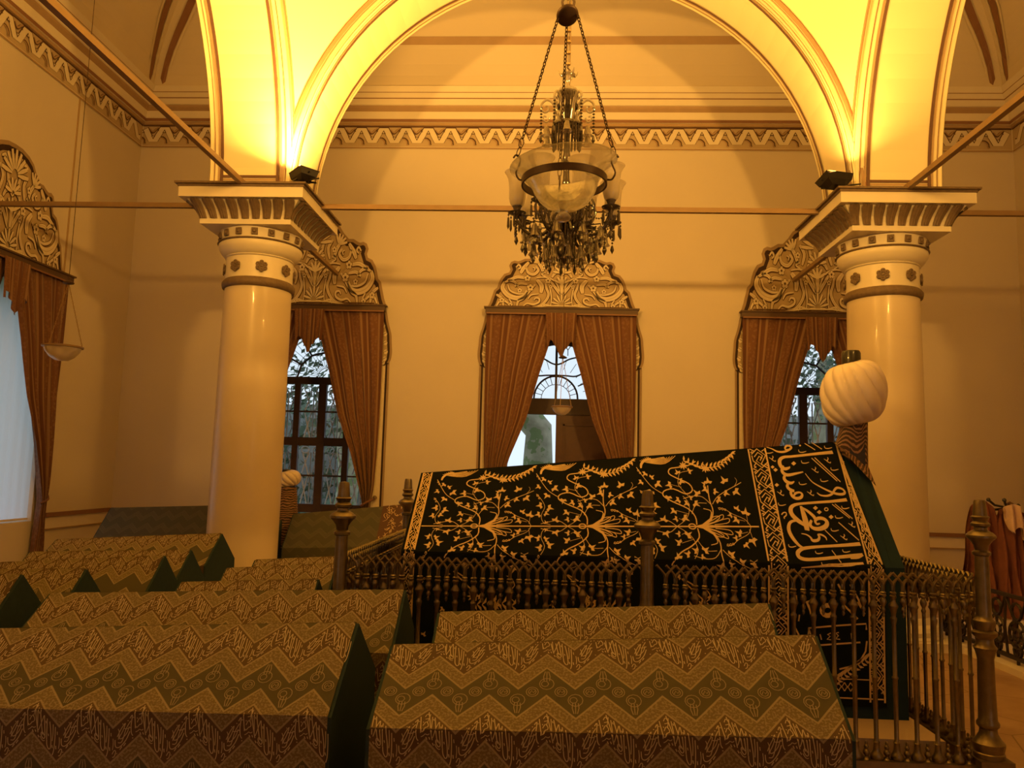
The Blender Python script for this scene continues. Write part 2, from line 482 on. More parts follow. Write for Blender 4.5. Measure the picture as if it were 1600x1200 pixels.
wall_with_holes('wall_front', ff, -W - TH, W + TH, [(-WINC - .6, -WINC + .6, .80, 3.3), (WINC - .6, WINC + .6, .80, 3.3)], ZT)  # two unseen openings added behind the camera to let daylight in

# aisle vault: four coved strips mitred at the corners
def vault_z(t):
    q = max(0.0, min(1.0, (t - 0.28) / 2.45))
    return 7.06 + 1.62 * math.sqrt(max(0, 1 - (1 - q) ** 2))
HX, HY = W, (YB - YF) / 2; CYR = (YB + YF) / 2
m = MB()
TS = [0.0, 0.28, 0.30, 0.34, 0.42, 0.52, 0.65, 0.8, 1.0, 1.25, 1.5, 1.8, 2.1, 2.4, 2.73]
def ring(t, z):
    return [(-HX + t, CYR - HY + t, z), (HX - t, CYR - HY + t, z), (HX - t, CYR + HY - t, z), (-HX + t, CYR + HY - t, z)]
rs = [ring(t, vault_z(t)) for t in TS]
for a, b in zip(rs[:-1], rs[1:]):
    for i in range(4):
        j = (i + 1) % 4
        m.add([a[i], a[j], b[j], b[i]], [(0, 1, 2, 3)])
ceil = m.build('ceiling', PLV, kind='structure')
m = MB(); m.b2(-W - TH, W + TH, YF - TH, YF + 2.8, 8.7, 8.9); m.b2(-W - TH, W + TH, YB - 2.55, YB + TH, 8.7, 8.9)
m.b2(-W - TH, -PI1 + .3, YF + 2.8, YB - 2.55, 8.7, 8.9); m.b2(PI1 - .3, W + TH, YF + 2.8, YB - 2.55, 8.7, 8.9)
m.build('ceiling', PLV, kind='structure')

# diagonal painted ribs in the corners of the vault
def rib_pts(sx):
    o = []
    for k in range(15):
        t = 0.30 + 2.2 * (k / 14) ** 1.5
        o.append((t, vault_z(t)))
    return o
for sx, nm in ((-1, 'trim_rib_left'), (1, 'trim_rib_right')):
    m = MB(); P = rib_pts(sx)
    for off, wd, mi, dz in ((0, .16, 0, .015), (-.135, .085, 1, .02), (.135, .085, 1, .02), (-.20, .03, 0, .018), (.20, .03, 0, .018)):
        vs = []
        for t, z in P:
            g = min(1.0, .35 + t * .8)
            for e in (-1, 0, 1):
                q = (off + e * wd / 2) * g
                if off == 0 and e == 0: q = 0.0
                cx, cy = sx * (W - t - q * .7071), YB - t + q * .7071
                vs.append((cx, cy, vault_z(t - abs(q) * .7071) - dz))
        n = len(P)
        m.add(vs, [(3 * i + j, 3 * i + j + 1, 3 * i + j + 4, 3 * i + j + 3) for i in range(n - 1) for j in (0, 1)], mi)
    m.build(nm, [PLV, MBR], kind='structure')

# vault band (ledge across the vault above the back aisle)
m = MB()
m.grid(lambda a, b: Vector((-3.9 + 7.8 * a, 11 - .46 - 0.06 * b, vault_z(.46 + .06 * b) - .02)), 1, 1)
m.build('trim_vault_band', MTAN, kind='structure')

# cornice round three walls
prof = [(0.0, 6.30, 0), (0.012, 6.30, 0), (0.012, 6.62, 0), (0.05, 6.62, 1), (0.05, 6.66, 1), (0.08, 6.66, 0), (0.09, 6.70, 2), (0.10, 6.71, 0), (0.12, 6.80, 0),
        (0.16, 6.84, 1), (0.17, 6.87, 1), (0.19, 6.875, 0), (0.22, 6.95, 0), (0.23, 6.96, 2), (0.24, 6.97, 0), (0.27, 7.02, 0), (0.275, 7.028, 2), (0.28, 7.035, 0), (0.32, 7.10, 0), (0.25, 7.13, 0)]
m = MB()
corners = lambda t: [(-W + t, YF + t), (-W + t, YB - t), (W - t, YB - t), (W - t, YF + t)]
for (t0, z0, c0), (t1, z1, c1) in zip(prof[:-1], prof[1:]):
    A, B = corners(t0), corners(t1)
    for i in range(3):
        m.add([(A[i][0], A[i][1], z0), (A[i + 1][0], A[i + 1][1], z0), (B[i + 1][0], B[i + 1][1], z1), (B[i][0], B[i][1], z1)], [(0, 1, 2, 3)], c1)
m.build('trim_cornice', [CREAM, MTAN, MBR], kind='structure')

# painted meander frieze under the cornice
def frieze(name, fn, s0, s1):
    m = MB()
    m.add([fn(s0, 6.305, .013), fn(s1, 6.305, .013), fn(s1, 6.615, .013), fn(s0, 6.615, .013)], [(0, 1, 2, 3)], 0)
    m.ribbon([(s0, 6.285), (s1, 6.285)], .022, fn, 2, .016)
    m.ribbon([(s0, 6.612), (s1, 6.612)], .018, fn, 3, .016)
    P = 0.335; n = int((s1 - s0) / P) + 1; z0, z1 = 6.37, 6.575
    zig = []
    for k in range(n + 1):
        x = s0 + k * P
        zig += [(x - .038, 6.560), (x + .038, 6.560), (x + P / 2 - .038, 6.390), (x + P / 2 + .038, 6.390)]
    zig = [q for q in zig if s0 <= q[0] <= s1]
    m.ribbon([(a, b + .008) for a, b in zig], .092 * 1.12, fn, 3, .017)
    m.ribbon(zig, .074 * 1.12, fn, 1, .020)
    for k in range(n):
        x = s0 + k * P
        if x + P > s1: break
        # triangles
        for cx, cz, up in ((x, 6.520, 1), (x + P / 2, 6.430, -1)):
            q = 0.032
            m.add([fn(cx - q, cz - q * .7 * up, .024), fn(cx + q, cz - q * .7 * up, .024), fn(cx, cz + q * 1.1 * up, .024)], [(0, 1, 2)], 3)
            m.add([fn(cx - q * .4, cz - q * .4 * up, .027), fn(cx + q * .4, cz - q * .4 * up, .027), fn(cx, cz + q * .45 * up, .027)], [(0, 1, 2)], 1)
        # curling leaves between the bars
        lf = smooth_path([(x + .10, z1 - .02), (x + .15, z1 - .07), (x + .205, z1 - .02), (x + .24, z1 + .005)], 3)
        m.ribbon(lf, .040, fn, 3, .019, True); m.ribbon([(a + .008, b + .012) for a, b in lf], .024, fn, 2, .022, True)
        lf = smooth_path([(x + .245, z1 - .045), (x + .225, z1 - .02), (x + .215, z1 + .0)], 3)
        m.ribbon(lf, .02, fn, 3, .021, True)
        lf = smooth_path([(x - .07, z0 + .055), (x - .02, z0 + .06), (x + .025, z0 + .02), (x + .03, z0 - .03), (x + .05, z0 - .02)], 3)
        m.ribbon(lf, .036, fn, 3, .019, True); m.ribbon([(a - .008, b - .01) for a, b in lf], .020, fn, 2, .022, True)
    return m.build(name, [FRZ, CREAM, MTAN, OR_S], kind='structure')
frieze('trim_frieze_back', lambda s, z, d: Vector((s, YB - d, z)), -W + .02, W - .02)
frieze('trim_frieze_left', lambda s, z, d: Vector((-W + d, s, z)), 2.0, YB - .02)
frieze('trim_frieze_right', lambda s, z, d: Vector((W - d, s, z)), 2.0, YB - .02)

# dado: brown ledge with a pale strip below
def dado(name, fn, spans):
    m = MB()
    for a, b in spans:
        for z0, z1, d, mi in ((.835, .885, .05, 1), (.69, .835, .022, 0), (.675, .69, .03, 2), (0, .16, .03, 0)):
            vs = [fn(s, zz, dd) for s in (a, b) for dd in (0, d) for zz in (z0, z1)]
            m.add(vs, [(0, 1, 3, 2), (4, 6, 7, 5), (0, 4, 5, 1), (2, 3, 7, 6), (0, 2, 6, 4), (1, 5, 7, 3)], mi)
    return m.build(name, [CREAM, MBR, MTAN], kind='structure')
gb = lambda s, z, d: Vector((s, YB - d, z)); gl = lambda s, z, d: Vector((-W + d, s, z)); gr = lambda s, z, d: Vector((W - d, s, z))
dado('trim_dado_back', gb, [(-W, -WINC - 1.12), (-WINC + 1.12, -1.12), (1.12, WINC - 1.12), (WINC + 1.12, W)])
dado('trim_dado_left', gl, [(YF, YL - 1.12), (YL + 1.12, YB - .05)])
dado('trim_dado_right', gr, [(YF, YB - .05)])
# thin cable cover running up the left wall
m = MB(); m.b2(-W, -W + .012, 9.44, 9.462, .9, 6.28); tag(m.build('cable_cover', PLAST), 'thin tan cable cover running up the left wall beside the window', 'cable cover')

# ------------------------------------------------------------------ the square of arches
NA = 40
def arch_wall(name, F):
    """F(s, t, z): s along the wall from its centre, t across (-PH..PH)"""
    m = MB()
    for k in range(NA):
        a0, a1 = PI * k / NA, PI * (k + 1) / NA
        s0, z0 = -RA * math.cos(a0), ZS + RA * math.sin(a0)
        s1, z1 = -RA * math.cos(a1), ZS + RA * math.sin(a1)
        for t in (-PH, PH):
            m.add([F(s0, t, z0), F(s1, t, z1), F(s1, t, ZT), F(s0, t, ZT)], [(0, 1, 2, 3)])
        m.add([F(s0, -PH, z0), F(s1, -PH, z1), F(s1, PH, z1), F(s0, PH, z0)], [(0, 1, 2, 3)])
    # raised mouldings
    def arc(R, wd, face, t0, t1, mi, lift, az0=0.0, az1=PI):
        vs = []; n = 48
        for k in range(n + 1):
            a = az0 + (az1 - az0) * k / n
            c, s_ = -math.cos(a), math.sin(a)
            if face == 'soffit':
                vs += [F((R - lift) * c, t0, ZS + (R - lift) * s_), F((R - lift) * c, t1, ZS + (R - lift) * s_)]
            else:
                sg = face
                vs += [F(R * c, sg * (PH + lift), ZS + R * s_), F((R + wd) * c, sg * (PH + lift), ZS + (R + wd) * s_)]
        m.add(vs, [(2 * i, 2 * i + 1, 2 * i + 3, 2 * i + 2) for i in range(n)], mi)
    for sg in (-1, 1):
        # soffit frame, from the edge inwards: cream lip, thin line, cream, double brown
        arc(RA, 0, 'soffit', sg * PH, sg * (PH - .035), 0, .012)
        arc(RA, 0, 'soffit', sg * (PH - .042), sg * (PH - .050), 1, .010)
        arc(RA, 0, 'soffit', sg * (PH - .085), sg * (PH - .105), 2, .012)
        arc(RA, 0, 'soffit', sg * (PH - .110), sg * (PH - .140), 3, .016)
        arc(RA + .012, .02, sg, 0, 0, 0, .016)
        arc(RA + .045, .006, sg, 0, 0, 1, .012)
        arc(RA + .065, .03, sg, 0, 0, 2, .014)
        arc(RA + .10, .012, sg, 0, 0, 1, .016)
    return m.build(name, [PLD, MBR, MTAN, MFRM], kind='structure')
arch_wall('wall_arch_far', lambda s, t, z: Vector((s, YC + AC + t, z)))
arch_wall('wall_arch_near', lambda s, t, z: Vector((s, YC - AC - t, z)))
arch_wall('wall_arch_left', lambda s, t, z: Vector((-AC + t, YC + s, z)))
arch_wall('wall_arch_right', lambda s, t, z: Vector((AC - t, YC + s, z)))
for sx in (-1, 1):
    for sy in (-1, 1):
        m = MB(); cx, cy = sx * AC, YC + sy * AC
        m.b2(cx - PH, cx + PH, cy - PH, cy + PH, 4.36, ZT)
        # frame base lines on each inward face of the pier, just above the capital
        for (ax, dirn) in (('y', -sy), ('x', -sx), ('y', sy), ('x', sx)):
            for z, hgt, wd, mi, lf in ((4.46, .008, PH - .05, 1, .008), (4.49, .02, PH - .085, 2, .010), (4.517, .028, PH - .110, 3, .014)):
                if ax == 'y': m.b2(cx - wd, cx + wd, min(cy + dirn * PH, cy + dirn * (PH + lf)), max(cy + dirn * PH, cy + dirn * (PH + lf)), z, z + hgt, mi)
                else: m.b2(min(cx + dirn * PH, cx + dirn * (PH + lf)), max(cx + dirn * PH, cx + dirn * (PH + lf)), cy - wd, cy + wd, z, z + hgt, mi)
        m.build('wall_pier', [PLD, MBR, MTAN, MFRM], kind='structure')
# pendentives and dome
RS = math.sqrt(RA ** 2 + (RA + .11) ** 2)
m = MB(); NZ = 26; zt = RA + .11
for sx in (-1, 1):
    for sy in (-1, 1):
        def P(a, b):
            dz0 = math.sqrt(max(0, RS ** 2 - 2 * RA ** 2))
            dz = dz0 + (zt - dz0) * b
            r = math.sqrt(RS ** 2 - dz ** 2)
            th0 = math.acos(min(1, RA / r)); th = th0 + (PI / 2 - 2 * th0) * a
            return Vector((sx * r * math.cos(th), YC + sy * r * math.sin(th), ZS + dz))
        m.grid(P, 20, NZ)
m.build('ceiling_pendentives', PLD, smooth=40, kind='structure')
m = MB()
m.grid(lambda a, b: Vector((RA * math.cos(2 * PI * a) * math.cos(b * PI / 2), YC + RA * math.sin(2 * PI * a) * math.cos(b * PI / 2), ZS + zt + RA * math.sin(b * PI / 2))), 48, 16)
m.build('ceiling_dome', PLD, smooth=40, kind='structure')
m = MB()
m.grid(lambda a, b: Vector(((RA + .02 - .1 * b) * math.cos(2 * PI * a), YC + (RA + .02 - .1 * b) * math.sin(2 * PI * a), ZS + zt - .03 + .1 * abs(b - .5))), 48, 2)
m.build('trim_dome_ring', CREAM, kind='structure')
# ------------------------------------------------------------------ columns
def make_column(cx, cy, label):
    root = thing('column', (cx, cy, 0), label, 'column', None)
    m = MB()
    prof = [(.46, 0), (.46, .10), (.44, .12), (.45, .16), (.43, .20), (.385, .22), (.38, .25), (.36, .28)]
    m.lathe(prof, (cx, cy, 0), 40); m.b2(cx - .47, cx + .47, cy - .47, cy + .47, 0, .08)
    m.build('base', CAPW, root, 35)
    m = MB(); m.lathe([(.358, .28), (.358, 1.2), (.354, 2.2), (.350, 3.0), (.345, 3.42)], (cx, cy, 0), 48); m.build('shaft', SHAFT, root, 60)
    m = MB(); m.lathe([(.345, 3.40), (.37, 3.41), (.378, 3.44), (.378, 3.465), (.36, 3.49), (.35, 3.50)], (cx, cy, 0), 48); m.build('astragal_ring', MBR if False else LEAFB, root, 60)
    m = MB(); m.lathe([(.348, 3.49), (.348, 3.735)], (cx, cy, 0), 48); m.build('neck_band', CAPW, root, 60)
    m = MB(); m.lathe([(.352, 3.725), (.362, 3.735), (.355, 3.745), (.37, 3.75), (.40, 3.78), (.425, 3.82), (.435, 3.86), (.428, 3.885), (.42, 3.89)], (cx, cy, 0), 48); m.build('echinus', CAPW, root, 70)
    m = MB(); m.lathe([(.433, 3.875), (.448, 3.883), (.44, 3.895), (.41, 3.90)], (cx, cy, 0), 48); m.build('thin_ring', LEAFB, root, 60)
    m = MB(); m.lathe([(.41, 3.895), (.415, 3.94), (.43, 4.0), (.435, 4.02)], (cx, cy, 0), 48); m.build('upper_band', CAPW, root, 60)
    # square plates
    m = MB(); m.b2(cx - .475, cx + .475, cy - .475, cy + .475, 4.01, 4.062); m.build('lower_plate', CAPW, root)
    # cavetto core
    def sq(h, z): return [(cx - h, cy - h, z), (cx + h, cy - h, z), (cx + h, cy + h, z), (cx - h, cy + h, z)]
    m = MB(); lv = [(.465, 4.06), (.475, 4.10), (.50, 4.15), (.545, 4.20), (.58, 4.24)]
    for (h0, z0), (h1, z1) in zip(lv[:-1], lv[1:]):
        m.add(sq(h0, z0) + sq(h1, z1), [(i, (i + 1) % 4, 4 + (i + 1) % 4, 4 + i) for i in range(4)])
    m.build('cavetto', CAPW, root)
    m = MB(); m.b2(cx - .64, cx + .64, cy - .64, cy + .64, 4.24, 4.345); m.build('abacus', CAPW, root)
    m = MB()
    m.b2(cx - .65, cx + .65, cy - .65, cy + .65, 4.345, 4.37); m.b2(cx - .675, cx + .675, cy - .675, cy + .675, 4.37, 4.39)
    m.build('abacus_cap', LEAFB, root)
    # acanthus leaves on the four sides of the cavetto
    lf = None
    def leaf(side, k):
        m = MB(); s = -.44 + .11 * k + .0
        def F(a, b):
            z = 4.065 + .165 * b
            wd = .104 * (.70 + .35 * b) * (1 if b < .9 else .9)
            x = s * (1 + .12 * b) + (a - .5) * wd
            out = np.interp(z, [l[1] for l in lv], [l[0] for l in lv]) + .010 + .022 * math.sin(PI * a) * (0.6 + .4 * b) + .02 * b ** 3 + .004 * math.cos(a * 22)
            zz = z + (.006 * math.cos(a * 30) if b > .95 else 0)
            p = [(x, -out), (out, x), (-x, out), (-out, -x)][side]
            return Vector((cx + p[0], cy + p[1], zz))
        m.grid(F, 10, 6)
        return m
    for side in range(4):
        for k in range(9):
            leaf(side, k).build('acanthus_leaf', LEAFB, root, 60)
    # dark squares on the upper band
    for k in range(16):
        a = 2 * PI * (k + .5) / 16; m = MB()
        R = Matrix.Rotation(a, 3, 'Z')
        m.box(Vector((cx, cy, 3.955)) + R @ Vector((.428, 0, 0)), (.02, .062, .068), 0, R)
        m.lathe([(.0, .0), (.022, .004), (.012, .016), (0, .018)], Vector((cx, cy, 3.955)) + R @ Vector((.436, 0, 0)), 8, 0, R @ Matrix.Rotation(PI / 2, 3, 'Y'))
        m.build('square_rosette', LEAFB, root)
    # round flowers on the neck band
    for k in range(8):
        a = 2 * PI * (k + .5) / 8 + .02; m = MB()
        R = Matrix.Rotation(a, 3, 'Z') @ Matrix.Rotation(PI / 2, 3, 'Y')
        c = Vector((cx, cy, 3.61)) + Matrix.Rotation(a, 3, 'Z') @ Vector((.345, 0, 0))
        m.lathe([(.052, 0), (.05, .015), (.03, .018), (0, .02)], c, 16, 0, R)
        for j in range(6):
            b = 2 * PI * j / 6
            pc = c + R @ Vector((.040 * math.cos(b), .040 * math.sin(b), .012))
            m.lathe([(.026, 0), (.024, .012), (.012, .016), (.004, .010)], pc, 8, 0, R)
        m.lathe([(.015, .01), (.013, .028), (0, .03)], c, 8, 0, R)
        m.build('flower_rosette', LEAFB, root, 50)
    return root
cols = {}
for (sx, sy, lab) in ((-1, 1, 'cream marble column left of the chandelier with ornate square capital'), (1, 1, 'cream marble column behind the big white turban with ornate square capital')):
    cols[(sx, sy)] = make_column(sx * AC, YC + sy * AC, lab)
for sx, lab in ((-1, 'near left column beside the viewer, outside the picture'), (1, 'near right column beside the viewer, outside the picture')):
    c = copy_tree(cols[(sx, 1)]); c.location = (sx * AC, YC - AC, 0); c['label'] = lab

# tie rods
def rod(a, b, label):
    m = MB(); a, b = Vector(a), Vector(b); d = b - a; L = d.length
    c = (a + b) / 2
    if abs(d.x) > abs(d.y): m.b2(min(a.x, b.x), max(a.x, b.x), c.y - .026, c.y + .026, c.z - .026, c.z + .026)
    else: m.b2(c.x - .026, c.x + .026, min(a.y, b.y), max(a.y, b.y), c.z - .026, c.z + .026)
    o = m.build('tie_rod', ROD, loc=c); tag(o, label, 'tie rod', 'tie rods between columns and walls')
ZR = 4.36; YN, YFA = YC - AC, YC + AC
rod((-W, YFA, ZR), (-AC - .64, YFA, ZR), 'brown tie rod from the left column across to the left wall')
rod((-AC + .42, YFA, ZR), (AC - .42, YFA, ZR), 'long brown tie rod between the two columns passing behind the chandelier')
rod((AC + .64, YFA, ZR), (W, YFA, ZR), 'brown tie rod from the right column across to the right wall')
rod((-AC, YFA - .60, ZR + .035), (-AC, YN + .6, ZR + .035), 'brown tie rod slanting up to the top left corner from the left capital')
rod((AC, YFA - .60, ZR + .035), (AC, YN + .6, ZR + .035), 'brown tie rod slanting up to the right edge from the right capital')
rod((-AC, YFA + .42, ZR), (-AC, YB, ZR), 'brown tie rod from the left capital back to the painted ornament')
rod((AC, YFA + .42, ZR), (AC, YB, ZR), 'brown tie rod from the right capital back to the painted ornament')

# floodlights on the capitals
def floodlight(x, y, aim, label, lit):
    root = thing('floodlight', (x, y, 4.39), label, 'floodlight', 'floodlights on the capitals')
    d = (Vector(aim) - Vector((x, y, 4.5))).normalized()
    R = d.to_track_quat('Z', 'Y').to_matrix()
    c = Vector((x, y, 4.475))
    m = MB()
    # tapered housing, open face up
    def lvl(hx, hy, z): return [c + R @ Vector((a * hx, b * hy, z)) for a, b in ((-1, -1), (1, -1), (1, 1), (-1, 1))]
    L = [lvl(.07, .045, -.075), lvl(.13, .08, -.03), lvl(.145, .10, .03), lvl(.15, .105, .035), lvl(.135, .09, .04), lvl(.12, .075, .01)]
    for a, b in zip(L[:-1], L[1:]):
        m.add(a + b, [(i, (i + 1) % 4, 4 + (i + 1) % 4, 4 + i) for i in range(4)])
    m.add(L[0], [(0, 1, 2, 3)])
    m.build('housing', BLK, root)
    m = MB(); g = lvl(.118, .073, .018); m.add(g, [(0, 1, 2, 3)]); m.build('glass_face', LAMP if lit else LAMPD, root)
    m = MB()
    for sg in (-1, 1):
        m.tube([c + R @ Vector((sg * .155, 0, .0)), Vector((x + sg * .13, y, 4.40)), Vector((x + sg * .05, y, 4.395))], .009, 6)
    m.build('bracket', BLK, root)
    m = MB(); m.tube([(x, y + .02, 4.41), (x + .12, y - .10, 4.40), (x + .2, y - .13, 4.398)], .008, 6); m.build('cable', BLK, root)
    return root
floodlight(-2.66, 7.46, (-2.5, 7.6, 7.5), 'lit black floodlight glowing on the left capital', True)
floodlight(2.62, 7.50, (2.3, 8.6, 8.0), 'dark black floodlight resting on the right capital', False)
floodlight(-2.70, 2.04, (0, 5.6, 8.2), 'floodlight on the near left capital, outside the picture', True)
floodlight(2.70, 2.04, (0, 5.6, 8.2), 'floodlight on the near right capital, outside the picture', True)

# ------------------------------------------------------------------ windows of the back wall
YW = 11.70
def bar(m, x0, x1, z0, z1, y=YW, t=.05, mi=0): m.b2(x0, x1, y - t / 2, y + t / 2, z0, z1, mi)
def casement(cx, n):
    root = bpy.data.objects.new('window_%d' % n, None); col.objects.link(root); root.location = (cx, YW, .8); root['kind'] = 'structure'
    m = MB(); hw = .86; zb, zt0, zt1 = .86, 2.80, 2.91
    bar(m, cx - hw, cx + hw, zb, .985); bar(m, cx - hw, cx + hw, zt0, zt1, t=.08); bar(m, cx - hw, cx + hw, 1.86, 1.985)
    for x in (-.80, -.39, 0, .39, .80):
        bar(m, cx + x - (.06 if x == 0 else .045), cx + x + (.06 if x == 0 else .045), zb, zt0, t=.07)
    for z in (1.41, 2.38): bar(m, cx - hw, cx + hw, z - .012, z + .012, t=.03)
    # fan: ring of straight bars with spokes
    ctr = (cx, 2.91); R0, R1 = .42, .80
    an = [PI * k / 6 for k in range(7)]
    P = lambda r, a: Vector((ctr[0] + r * math.cos(a), YW, ctr[1] + r * math.sin(a) * .92))
    for a, b in zip(an[:-1], an[1:]):
        m.tube([P(R0, a), P(R0, b)], .016, 4)
    for a in an[1:-1]: m.tube([P(R0, a), P(R1, a)], .014, 4)
    m.tube([P(R1, PI * k / 24) for k in range(25)], .04, 4)
    # dark spandrels between the arch and the square reveal
    for k in range(24):
        a, b = P(R1 + .02, PI * k / 24), P(R1 + .02, PI * (k + 1) / 24)
        m.add([a, b, Vector((b.x, YW, 3.62)), Vector((a.x, YW, 3.62))], [(0, 1, 2, 3)], 1)
    m.build('window_frame', [WOOD, CREAM], root)
    m = MB(); m.add([(cx - hw, YW + .01, .98), (cx + hw, YW + .01, .98), (cx + hw, YW + .01, 3.6), (cx - hw, YW + .01, 3.6)], [(0, 1, 2, 3)]); m.build('pane', PANE, root)
    m = MB(); m.b2(cx - .86, cx + .86, YB + .0, YW, .80, .82); m.build('window_sill', MARB if False else CREAM, root)
    # white iron grille outside
    m = MB(); yg = YW + .17
    for c0 in (-.595, -.195, .195, .595):
        for z0, z1 in ((.98, 1.86), (1.98, 2.80)):
            zm = (z0 + z1) / 2
            for a in (-.13, 0, .13):
                m.tube([(cx + c0 + a * .25, yg, z0), (cx + c0 + a, yg, zm - .02)], .0105, 4); m.tube([(cx + c0 + a, yg, zm + .02), (cx + c0 + a * .25, yg, z1 - .1)], .0105, 4)
                m.tube([(cx + c0 + a, yg, z0), (cx + c0 + a * .2, yg, zm)], .0105, 4); m.tube([(cx + c0 + a * .2, yg, zm), (cx + c0 + a, yg, z1 - .1)], .0105, 4)
            for a in (-.09, .09):
                m.tube([(cx + c0 + a + .06 * math.cos(q * PI / 6), yg, z1 - .06 + .05 * math.sin(q * PI / 6)) for q in range(12)], .0095, 4, closed=True)
    for r in (.15, .5, .72):
        m.tube([(cx + r * math.cos(PI * k / 16), yg, 2.93 + r * math.sin(PI * k / 16)) for k in range(17)], .005, 4)
    for k in range(1, 24):
        a = PI * k / 24; m.tube([(cx + .15 * math.cos(a), yg, 2.93 + .15 * math.sin(a)), (cx + .8 * math.cos(a), yg, 2.93 + .8 * math.sin(a))], .004, 4)
    m.build('window_grille', GRILL, root)
    return root
casement(-WINC, 1)
casement(WINC, 2)
# doorway in the middle: fanlight, transom, one closed leaf, the other open to the garden
root = bpy.data.objects.new('door_1', None); col.objects.link(root); root.location = (0, YW, 0); root['kind'] = 'structure'
m = MB(); hw = .88; xo = -.05
bar(m, -hw, hw, 2.42, 2.66, t=.10); bar(m, -hw, -hw + .07, 0, 2.42, t=.10); bar(m, hw - .07, hw, 0, 2.42, t=.10); bar(m, xo - .018, xo + .018, 2.66, 3.55, t=.05)
F = lambda u, h: Vector((xo + u, YW, 2.66 + h))
m.tube([F(.33 * math.cos(PI * k / 16), .33 * math.sin(PI * k / 16) * 1.05) for k in range(17)], .014, 4)
for sg in (-1, 1):
    m.tube([F(sg * u, h) for u, h in smooth_path([(0, .52), (.08, .545), (.2, .61), (.36, .64), (.5, .60)], 4)], .012, 4)
    m.tube([F(sg * u, h) for u, h in smooth_path([(0, .36), (.15, .355), (.3, .35), (.45, .42), (.6, .45)], 4)], .012, 4)
    m.tube([F(sg * u, h) for u, h in [(.33, .2), (.42, .24), (.55, .22)]], .010, 4)
    m.tube([F(sg * u, h) for u, h in [(.17, .66), (.17, .75), (.22, .82)]], .006, 4); m.tube([F(sg * u, h) for u, h in [(.17, .75), (.12, .82)]], .006, 4)
for k in range(1, 12):
    a = PI * k / 12; m.tube([F(.22 * math.cos(a), .22 * math.sin(a)), F(.33 * math.cos(a), .33 * math.sin(a))], .005, 4)
    m.tube([F(.42 * math.cos(a), .46 * math.sin(a)), F(.60 * math.cos(a), .62 * math.sin(a))], .004, 4)
m.tube([F(.22 * math.cos(PI * k / 12), .22 * math.sin(PI * k / 12)) for k in range(13)], .005, 4)
P = lambda a: Vector((.0 + .84 * math.cos(a), YW, 2.66 + .86 * math.sin(a)))
m.tube([P(PI * k / 24) for k in range(25)], .04, 4)
for k in range(24):
    a, b = P(PI * k / 24), P(PI * (k + 1) / 24)
    m.add([a, b, Vector((b.x, YW, 3.62)), Vector((a.x, YW, 3.62))], [(0, 1, 2, 3)], 0)
m.build('door_frame', WOOD, root)
m = MB(); m.add([(-hw, YW + .01, 2.6), (hw, YW + .01, 2.6), (hw, YW + .01, 3.6), (-hw, YW + .01, 3.6)], [(0, 1, 2, 3)]); m.build('fanlight_pane', PANE, root)
m = MB(); bar(m, xo + .01, hw - .07, .02, 2.42, t=.05)
m.build('closed_leaf', WOODD, root)
m = MB()
for z0, z1 in ((.15, .95), (1.05, 2.28)):
    for a, b, c_, d_ in ((xo + .12, hw - .18, z0, z0 + .025), (xo + .12, hw - .18, z1 - .025, z1), (xo + .12, xo + .145, z0, z1), (hw - .205, hw - .18, z0, z1)):
        m.b2(a, b, YW - .04, YW - .02, c_, d_)
m.b2(xo + .17, hw - .23, YW - .033, YW - .022, 1.1, 2.23)
m.build('leaf_panel_moulding', WOODD, root)
m = MB(); m.b2(-hw + .03, -hw + .08, YW + .02, YW + .85, .02, 2.42); m.build('open_leaf', WOODD, root)
# left wall window: reveal, white blind
root = bpy.data.objects.new('window_3', None); col.objects.link(root); root.location = (-W - .6, YL, .8); root['kind'] = 'structure'
m = MB()
for y0, y1, z0, z1 in ((YL - .9, YL + .9, .8, .88), (YL - .9, YL + .9, 3.5, 3.62), (YL - .9, YL - .82, .8, 3.62), (YL + .82, YL + .9, .8, 3.62), (YL - .04, YL + .04, .8, 3.62)):
    m.b2(-W - .63, -W - .57, y0, y1, z0, z1)
m.build('window_frame', WOOD, root)
m = MB()
m.grid(lambda a, b: Vector((-W - .05 + .006 * math.sin(a * 70), YL - .89 + 1.78 * a, .82 + 2.8 * b)), 60, 1); m.build('roller_blind', SHEER, root)
m = MB(); m.b2(-W - .06, -W - .035, YL - .89, YL + .89, .815, .84); m.build('blind_hem_bar', CREAM, root)

# ------------------------------------------------------------------ painted surrounds
OUTL = [(1.07, 0), (1.03, .09), (.995, .20), (.975, .265), (.93, .305), (.91, .38), (.885, .44), (.835, .505), (.765, .53), (.748, .57), (.768, .63), (.74, .685), (.69, .705), (.64, .695), (.605, .705), (.54, .735), (.47, .735), (.39, .80), (.33, .87), (.24, .915), (.12, .945), (0, .95)]
def inset(pts, d):
    """pull a half outline towards the inside"""
    out = []; n = len(pts)
    for i, p in enumerate(pts):
        a, b = pts[max(i - 1, 0)], pts[min(i + 1, n - 1)]
        tx, ty = b[0] - a[0], b[1] - a[1]; L = math.hypot(tx, ty) or 1
        nx, ny = -ty / L, tx / L           # left of travel = inside (travel goes up and inwards)
        out.append((max(0, p[0] + nx * d), max(0, p[1] + ny * d)))
    out[0] = (pts[0][0] - d, 0); out[-1] = (0, pts[-1][1] - d)
    return out
ZU = lambda X, Y: ((795 - X) * .00153, (730 - Y) * .00153)
